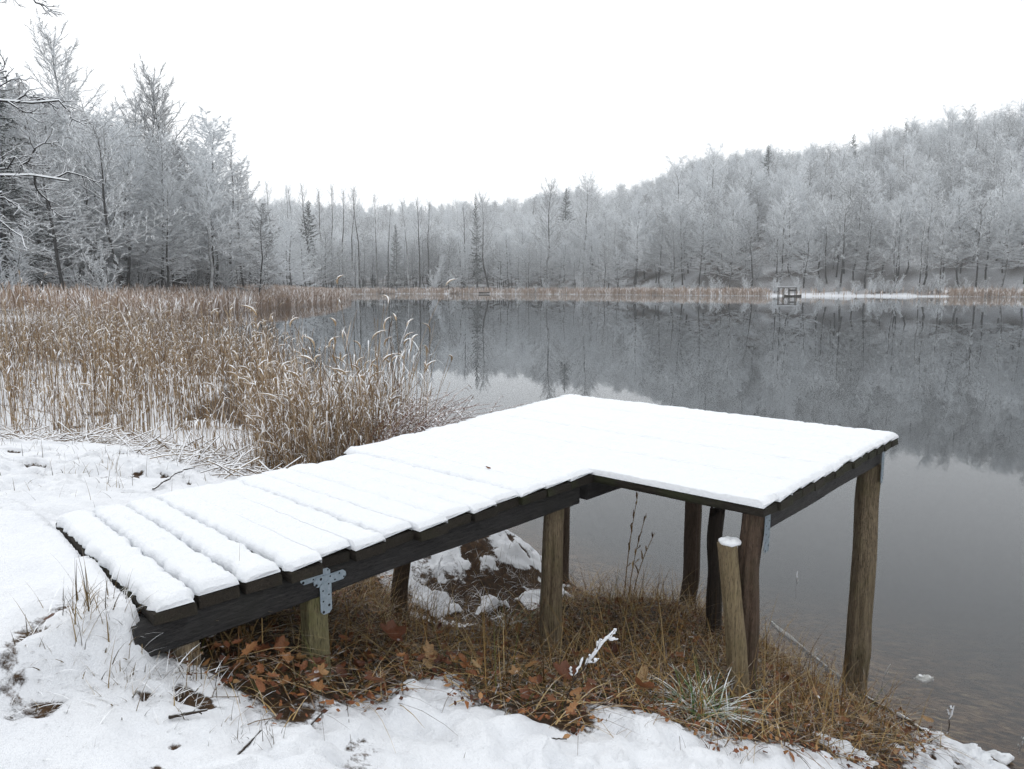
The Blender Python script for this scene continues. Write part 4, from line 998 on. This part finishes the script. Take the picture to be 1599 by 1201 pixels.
# grass poking out of the snow
mb = MB()
def tuft(px, py, n, rad, hmin, hmax, lean=.4, width=.004, t0=.2, t1=1.0):
    c = ground_pt(px, py); q = c[:2] + rng.normal(0, rad, (n, 2)); blades(mb, q, full_h(q[:, 0], q[:, 1]) - .02, hmin, hmax, lean, width, rng.uniform(t0, t1, n))
for a in [(150, 985, 50, .05, .08, .20), (185, 985, 40, .05, .06, .17), (130, 960, 22, .03, .1, .2), (195, 1055, 70, .09, .06, .16, .8), (240, 1080, 40, .07, .05, .13, .8), (165, 1075, 30, .05, .06, .14, .8), (330, 1100, 40, .06, .05, .12, .9), (300, 1075, 40, .06, .06, .14, .7),
          (110, 745, 26, .08, .10, .24, .9), (175, 745, 20, .05, .1, .24, .7), (60, 712, 16, .1, .06, .15, .8), (255, 745, 50, .05, .05, .16, 1.2, .005, .1, .6), (280, 735, 12, .02, .2, .35, .15), (165, 770, 14, .04, .06, .12), (30, 790, 16, .1, .05, .12), (420, 1185, 12, .03, .06, .12, .3, .003, 0, .5), (375, 1170, 10, .02, .05, .1, .4, .003, 0, .5), (270, 1150, 12, .04, .05, .1, .7, .003, 0, .4), (60, 1160, 14, .06, .04, .08, .7, .003, 0, .4),
          (1080, 1180, 16, .05, .05, .11, .5, .003, 0, .5), (960, 1150, 18, .06, .05, .12, .5, .003, 0, .6), (1140, 1185, 12, .03, .06, .12, .3, .003, 0, .4), (820, 915, 70, .10, .08, .24, .5, .004, .1, .8), (880, 905, 60, .10, .10, .28, .4, .004, .1, .7), (770, 880, 40, .12, .06, .18, .5, .004, .1, .7), (740, 930, 60, .14, .06, .2, .8, .004, .1, .6), (700, 900, 120, .14, .06, .2, 1.0, .004, .05, .6), (760, 950, 120, .14, .06, .2, 1.1, .004, .05, .7), (670, 940, 120, .12, .06, .2, 1.0, .004, .0, .5), (800, 900, 90, .12, .06, .2, .9, .004, .05, .7), (640, 900, 80, .12, .06, .2, .9, .004, .0, .4), (290, 1090, 70, .06, .04, .11, 1.0, .004, .1, .8), (60, 1105, 60, .05, .03, .1, 1.0, .004, .1, .8), (45, 1050, 50, .05, .04, .1, .9, .004, .1, .8), (215, 1090, 40, .05, .04, .1, .9, .004, .1, .8), (90, 1000, 40, .06, .04, .12, .9, .004, .1, .8)]: tuft(*a)
q = scatter_poly(np.array([(-6, 3.4), (-1.9, 3.4), (-1.2, 4.6), (-1.1, 6.2), (-3, 7.2), (-6, 9.4)]), 1000); blades(mb, q, full_h(q[:, 0], q[:, 1]) - .02, .04, .2, .6, .0036, rng.random(1000) * .7)
q = scatter_poly(np.array([(-1.2, 1.35), (1.3, 1.7), (1.5, 2.6), (-.2, 2.15), (-1.0, 1.9)]), 90); blades(mb, q, full_h(q[:, 0], q[:, 1]) - .02, .03, .09, .6, .0026, rng.random(90) * .4)
tag(mb.build('snowy_grass', MAT['grass_snow']), 'dry grass blades poking through the snow on the bank', 'grass', kind='stuff')

def stick(pts, r0, r1, label, name='stick', m='twig_dark', kids=0, seed=1, snow=False):
    p = np.array(pts, float); t = np.linspace(0, 1, len(p)); tt = np.linspace(0, 1, 14)
    q = np.stack([np.interp(tt, t, p[:, i]) for i in range(3)], -1); r = np.random.default_rng(seed)
    ln = np.linalg.norm(p[-1] - p[0]); q[1:-1] += r.normal(0, min(ln * .006, .004), (12, 3)); q = q[None]
    mb = MB(); mb.add(*tubes(q, tap(1, 14, r0, r1), 6), 0, .3)
    if kids:
        c = child(q, kids, .3, 1, .7, .28, 5, 0, False, r=r); mb.add(*tubes(c, tap(len(c), 5, r1 * .9, r1 * .5), 4), 0, .3)
    o_ = mb.build(name, MAT[m], smooth=True)
    if snow:
        sm = MB(); 
        for a_, b_ in ((0, 3), (5, 8), (10, 12)):
            m_ = b_ - a_ + 1; sg = q[:, a_:b_ + 1] + Z * r0 * .75; rr = r.uniform(.5, .9, m_) * r0; rr[0] = rr[-1] = .001; sm.add(*tubes(sg, rr[None], 6)); sm.build('snow', MAT['snow'], o_, True)
    return tag(o_, label, 'stick')
def G(px, py, dz=0.0):
    p = ground_pt(px, py); p[2] = full_h(p[:1], p[1:2])[0] + dz; return p
g1, g2 = G(240, 778, .01), G(305, 752, .06)
stick([g1, (g1 + g2) / 2 + [0, 0, .03], g2], .006, .004, 'dark twig lying on the snow behind the walkway', seed=3)
g1 = G(372, 1185, .0); stick([g1, at_depth(408, 1140, g1[1] + .06)], .004, .002, 'dark broken stem poking from snow at the lower front', seed=4)
g1 = G(265, 1140, .01); stick([g1, G(325, 1132, .02)], .005, .003, 'dark stick lying on the snow below the walkway end', seed=5, kids=2)
g1 = G(478, 1158, -.01); stick([g1, at_depth(505, 1112, g1[1] + .03)], .0035, .002, 'thin dark stem standing in snow left of centre', seed=6)
g1 = G(830, 1175, -.0); stick([g1, G(885, 1168, .015)], .003, .002, 'thin dark twig lying on snow at bottom centre', seed=7)
g1 = G(1205, 978, .03); g2 = G(1330, 1090, .05); g3 = G(1440, 1160, .02)
stick([g1, g2, g3], .020, .012, 'long snow streaked pole lying along the water edge', 'fallen_pole', 'twig_dark', 0, 8, True)
def weed(px, py, hgt, label, seed, kids=5, fluff=6, rr=.003, lean=(0, 0)):
    c = G(px, py, -.02); r = np.random.default_rng(seed); c[2] = max(c[2], -.2)
    e = empty('withered_stalk', c); s = np.linspace(0, 1, 8)[:, None]
    p = np.concatenate([lean[0] * s ** 1.5 + r.normal(0, .004, (8, 1)), lean[1] * s, s * hgt], 1)[None]
    mb = MB(); mb.add(*tubes(p, tap(1, 8, rr, rr * .5), 5), 0, .6); k = child(p, kids, .35, 1, .6, .28, 4, 0, False, r=r); mb.add(*tubes(k, tap(len(k), 4, rr * .6, rr * .35), 4), 0, .6); mb.build('stem', MAT['twig_dark'], e)
    for i_ in r.permutation(len(k))[:fluff]:
        c_ = k[i_] + np.array([0, 0, rr * .8]); t_ = np.linspace(.25, 1.05, 7)[:, None]; f_ = np.linspace(0, 1, 4)
        c_ = np.stack([np.interp(t_[:, 0], f_, c_[:, a_]) for a_ in range(3)], -1) + r.normal(0, .003, (7, 3))
        mb = MB(); mb.add(*tubes(c_[None], (np.array([.15, .7, 1, .8, 1.1, .8, .1]) * r.uniform(.5, 1.2, 7) * rr * 1.5)[None], 6)); mb.build('snow', MAT['snow'], e, True)
    if fluff:
        c_ = p[0, 4:] + np.array([0, 0, .002]); mb = MB(); mb.add(*tubes(c_[None], (np.array([.2, .9, .8, .3]) * rr * 1.8)[None], 6)); mb.build('snow', MAT['snow'], e, True)
    return tag(e, label, 'plant')
weed(875, 1118, .34, 'withered stalk with fluffy snow clumps in the grass at centre', 1, 9, 10, .004, (.20, .02))
weed(1240, 985, .26, 'single thin stalk with snow tip in shallow water', 2, 1, 2, .003, (.0, 0))
weed(1265, 1035, .10, 'small branched twig with snow standing in shallow water', 3, 5, 3, .004, (.05, 0))
weed(1478, 1150, .20, 'snow capped twig in the water at lower right', 4, 2, 3, .004, (.03, 0))
weed(1590, 1180, .14, 'snowy twig at the right border above the water', 5, 3, 4, .004, (.03, 0))
weed(865, 925, .34, 'white tipped stalk beside the inner corner post', 6, 3, 4, .003, (-.03, 0))
weed(1375, 1085, .2, 'thin bare stalk standing just right of the outer post', 7, 2, 1, .0025, (.05, 0))
weed(680, 930, .30, 'dark stalk leaning on the tussock behind the walkway', 8, 3, 2, .003, (.05, 0))
# reed with drooping leaves below the platform
def reed_plant(px, py, hgt, label, seed, depth=None):
    r = np.random.default_rng(seed); c = at_depth(px, py, depth); c[2] = max(float(base_h(c[:1], c[1:2])[0]), -.3)
    e = empty('reed_plant', c); s = np.linspace(0, 1, 8)[:, None]
    for k in range(3):
        p = np.concatenate([(.10 + .05 * k) * s ** 1.6 * hgt + .03 * k, .05 * k * s, s * hgt * (1 - .2 * k)], 1)[None]
        mb = MB(); mb.add(*tubes(p, tap(1, 8, .004, .002), 5), 0, .55); mb.build('stem', MAT['grass'], e)
        lf = child(p, 8, .3, 1, .6, .24, 5, .25, True, r=r); mb = MB(); mb.add(*ribbons(lf, np.array([.006, .012, .010, .006, .001])[None]), 0, np.repeat(r.uniform(.35, .9, len(lf)), 10)); mb.build('leaf_blades', MAT['grass'], e)
    return tag(e, label, 'reed')
reed_plant(975, 925, .80, 'thin green brown reed with drooping leaves under the platform', 1, 5.0)
# green sedge half buried in snow
def sedge(px, py, n, label, seed):
    c = G(px, py, 0); r = np.random.default_rng(seed); mb = MB(); q = c[:2] + r.normal(0, .05, (n, 2))
    blades(mb, q, full_h(q[:, 0], q[:, 1]) - .01, .12, .29, 1.1, .0065, r.random(n) ** 1.3, r, 8); o_ = mb.build('sedge_tuft', MAT['sedge']); return tag(o_, label, 'grass tuft')
sedge(1100, 1118, 190, 'green sedge tuft with snow on its blades before the stake', 1)
sedge(1062, 950, 50, 'small green sedge tuft beside the dark back post', 2)
sedge(800, 985, 60, 'olive yellow sedge tuft left of the inner corner post', 3)

# ------------------------------------------------------------------ fallen leaves
def leaf_mesh(kind, seed):
    r = np.random.default_rng(seed); n = 28; t = np.linspace(0, 2 * np.pi, n, endpoint=False)
    if kind == 'oak': rad = .5 * (.62 + .16 * np.cos(t) ** 2) * (1 + .22 * np.cos(7 * t))
    elif kind == 'maple': rad = .5 * (.62 + .30 * np.abs(np.cos(2.5 * t)) ** 1.4) * (1 + .05 * np.cos(15 * t))
    else: rad = .5 * (.70 + .12 * np.cos(2 * t)) * (1 + .03 * np.cos(9 * t))
    x = rad * np.cos(t); y = rad * np.sin(t) * (.62 if kind == 'oak' else .9 if kind == 'maple' else .6)
    c1, c2 = r.uniform(.5, 1.7), r.uniform(.2, 1.3)
    zf = lambda x, y: c1 * y * y * 1.3 + c2 * x * x * .6 + .05 * np.sin(9 * x + seed) * np.abs(y) * 2
    ring = np.stack([x, y, zf(x, y)], -1); mid = np.stack([x * .5, y * .5, zf(x * .5, y * .5)], -1)
    v = np.concatenate([ring, mid, [[0, 0, 0]]]); i = np.arange(n); j = (i + 1) % n
    mb = MB(); mb.add(v, np.stack([i, j, j + n, i + n], -1)); mb.add(v, np.stack([i + n, j + n, np.full(n, 2 * n)], -1))
    st = np.array([[(-.3, 0, zf(-.3, 0)), (-.5, .02, .03), (-.75, .05, .0)]]); mb.add(*tubes(st, tap(1, 3, .012, .008), 3))
    return mb.mesh('fallen_leaf', [MAT['leaf']], True)
LEAF = [leaf_mesh(k, s) for k, s in (('maple', 1), ('oak', 2), ('oak', 3), ('oak', 4), ('ovate', 5), ('ovate', 6), ('maple', 7))]
def leaf(px, py, size, label, group=None, mi=None, tilt=.5):
    p = G(px, py, .030 + size * .3 + random.uniform(0, .065) * min(1, tilt / .8)); o_ = link('fallen_leaf', LEAF[random.randrange(7) if mi is None else mi])
    o_.location = p; o_.scale = (size,) * 3; o_.rotation_euler = (random.uniform(-tilt, tilt) + .35 * tilt, random.uniform(-tilt, tilt), random.uniform(0, 6.28)); return tag(o_, label, 'leaf', group)
leaf(612, 1040, .135, 'largest orange brown lobed leaf right of the bracketed post', mi=0, tilt=1.2)
leaf(672, 1052, .12, 'dark rusty leaf with snow rim right of the largest leaf', mi=1, tilt=1.0)
leaf(535, 1088, .085, 'pale curled leaf at the snow edge below the bracketed post', mi=4)
leaf(585, 1094, .10, 'flat brown leaf at the snow edge under the largest leaf', mi=5)
leaf(1003, 1085, .11, 'pale tan leaf left of the green sedge', mi=4)
leaf(1008, 1125, .12, 'orange brown lobed leaf lying on snow left of the sedge', mi=0)
leaf(960, 1080, .12, 'dark red brown maple leaf behind the fluffy stalk', mi=1)
leaf(880, 1085, .12, 'rusty lobed leaf pair member left of the fluffy stalk', mi=6)
leaf(1330, 1105, .09, 'pale leaf lying at the foot of the outer post', mi=5)
leaf(1445, 1155, .085, 'dark red leaf at the end of the fallen pole', mi=4)
leaf(30, 692, .10, 'brown leaf on the snow at the left edge', mi=4)
leaf(82, 1022, .05, 'small brown leaf in snow left of the walkway end', mi=5)
spots = [(x, y) for x, y in [(460, 1060), (440, 1085), (500, 1075), (560, 1060), (640, 1065), (700, 1050), (720, 1080), (760, 1095), (800, 1090), (835, 1105), (850, 1070), (905, 1060), (925, 1040), (940, 1020), (915, 1100), (870, 1130), (990, 1000), (1050, 1000), (1100, 1000), (1065, 1045), (1040, 1020), (1120, 1030), (1200, 1060), (1230, 1080), (1255, 1120), (1280, 1140), (1290, 1090), (1240, 1150), (1310, 1130), (1350, 1140), (1380, 1135), (1270, 1060), (1215, 1110), (845, 1000), (780, 1000), (735, 1010), (410, 1060), (370, 1070), (350, 1040), (475, 1100), (655, 1085), (745, 1060), (815, 1050), (1320, 1165), (1400, 1160), (1190, 1140), (640, 1010), (700, 1000), (560, 1020), (900, 980), (960, 960), (1020, 960), (1140, 960), (930, 1000), (600, 1075), (420, 1100)]]
for x, y in spots:
    for k in range(5): leaf(x + random.uniform(-30, 30), y + random.uniform(-20, 16), random.uniform(.032, .072), 'rust brown fallen leaf ' + (zt := 'in grass round the bracketed post' if x < 560 else 'in grass between bracketed post and inner corner post' if x < 850 else 'in grass between inner corner post and stake' if x < 1130 else 'on the low bank right of the stake'), 'fallen leaves ' + zt, tilt=.65)
mb = MB(); q = scatter_poly(SHELTER, 6500, lambda x, y: sstep(.02, .1, base_h(x, y)), .10); z = full_h(q[:, 0], q[:, 1])
for i in range(len(q)):
    a = rng.random() * 6.28; l = rng.uniform(.005, .018); d = np.array([math.cos(a), math.sin(a), rng.normal(0, .4)]); s_ = np.array([-math.sin(a), math.cos(a), rng.normal(0, .4)]); c = np.array([q[i, 0], q[i, 1], z[i] + .012 + rng.random() * .03])
    k6 = np.array([(-1, 0), (-.4, -.5), (.3, -.55), (1, .1), (.45, .5), (-.3, .6)]) * rng.uniform(.6, 1.2, (6, 1)); mb.add(c + k6[:, :1] * d * l + k6[:, 1:] * s_ * l + np.array([0, 0, 1]) * rng.normal(0, l * .2, (6, 1)), [(0, 1, 2, 3, 4, 5)], 0, rng.random() ** 1.5)
tag(mb.build('leaf_litter', MAT['litter']), 'small brown leaf scraps strewn through the dead grass', 'leaf litter', kind='stuff')

def snow_clump(px, py, rad, label, seed):
    c = G(px, py, -.01); c[2] = max(c[2], -.03); th = np.linspace(0, 2 * np.pi, 29)[:-1]; rows = np.linspace(0, 1, 9); r = np.random.default_rng(seed)
    v = []
    for k in rows:
        f = math.cos(k * 1.5); hgt = math.sin(k * 1.5)
        nn = fbm(np.cos(th) * 2.5 * f + seed, np.sin(th) * 2.5 * f + k * 2, 3, .7)
        v.append(np.stack([rad * f * (.5 + nn) * np.cos(th), rad * f * (.5 + nn) * np.sin(th) * .7, rad * .45 * hgt * (.5 + nn) + .01 * (nn - .5)], -1))
    v = np.array(v); i = (np.arange(8)[:, None] * 28 + np.arange(28)[None]); j = (np.arange(8)[:, None] * 28 + (np.arange(28)[None] + 1) % 28)
    mb = MB(); mb.add(v.reshape(-1, 3), np.stack([i, j, j + 28, i + 28], -1).reshape(-1, 4)); mb.add(v[-1], [tuple(range(28))])
    o_ = mb.build('snow_clump', MAT['snow'], smooth=True); o_.location = c; return tag(o_, label, 'snow clump')
for k, (px, py, rad, lb) in enumerate([(1508, 1186, .12, 'largest snow clump at the water edge, lower right corner'), (1556, 1184, .08, 'small snow clump touching the water at the right corner'), (1440, 1110, .065, 'snow clump at the tip of the fallen pole'), (1395, 1172, .06, 'small round snow clump on the brown litter near the pole tip'), (1330, 1185, .09, 'broken snow clump on the litter at the bottom right'), (1290, 1166, .10, 'flat snow clump in the grass below the outer post'), (1420, 1192, .07, 'snow clump at the bottom border right of centre')]):
    snow_clump(px, py, rad, lb, k + 3)

r_ = ray(762, 733); p_ = r_ * ((DECK + SNOWT - CAM_H) / r_[2]) + np.array([0, 0, CAM_H + .008])
o_ = link('leaf_scrap', LEAF[4]); o_.location = p_; o_.scale = (.035,) * 3; o_.rotation_euler = (.6, .4, .3); tag(o_, 'tiny dark leaf scrap on the white platform snow', 'leaf')
# ------------------------------------------------------------------ winter haze over the lake
mb = MB(); mb.add(*box((-660, -60, -5), (660, 920, 130)))
m, n, o = mat('haze_air'); vol = N(n, 'ShaderNodeVolumePrincipled'); vol.inputs['Color'].default_value = (0.96, 0.985, 1.0, 1); vol.inputs['Density'].default_value = 0.0005; vol.inputs['Anisotropy'].default_value = 0.2
L(n, vol.outputs[0], o.inputs['Volume'])
hz = mb.build('haze', m); tag(hz, 'thin winter haze over the lake', 'haze', kind='stuff')
print('trees', len(TREES), 'rest', len(rest), 'verts', sum(len(me.vertices) for me in bpy.data.meshes), 'tris', sum(len(me.polygons) * 2 for me in bpy.data.meshes))
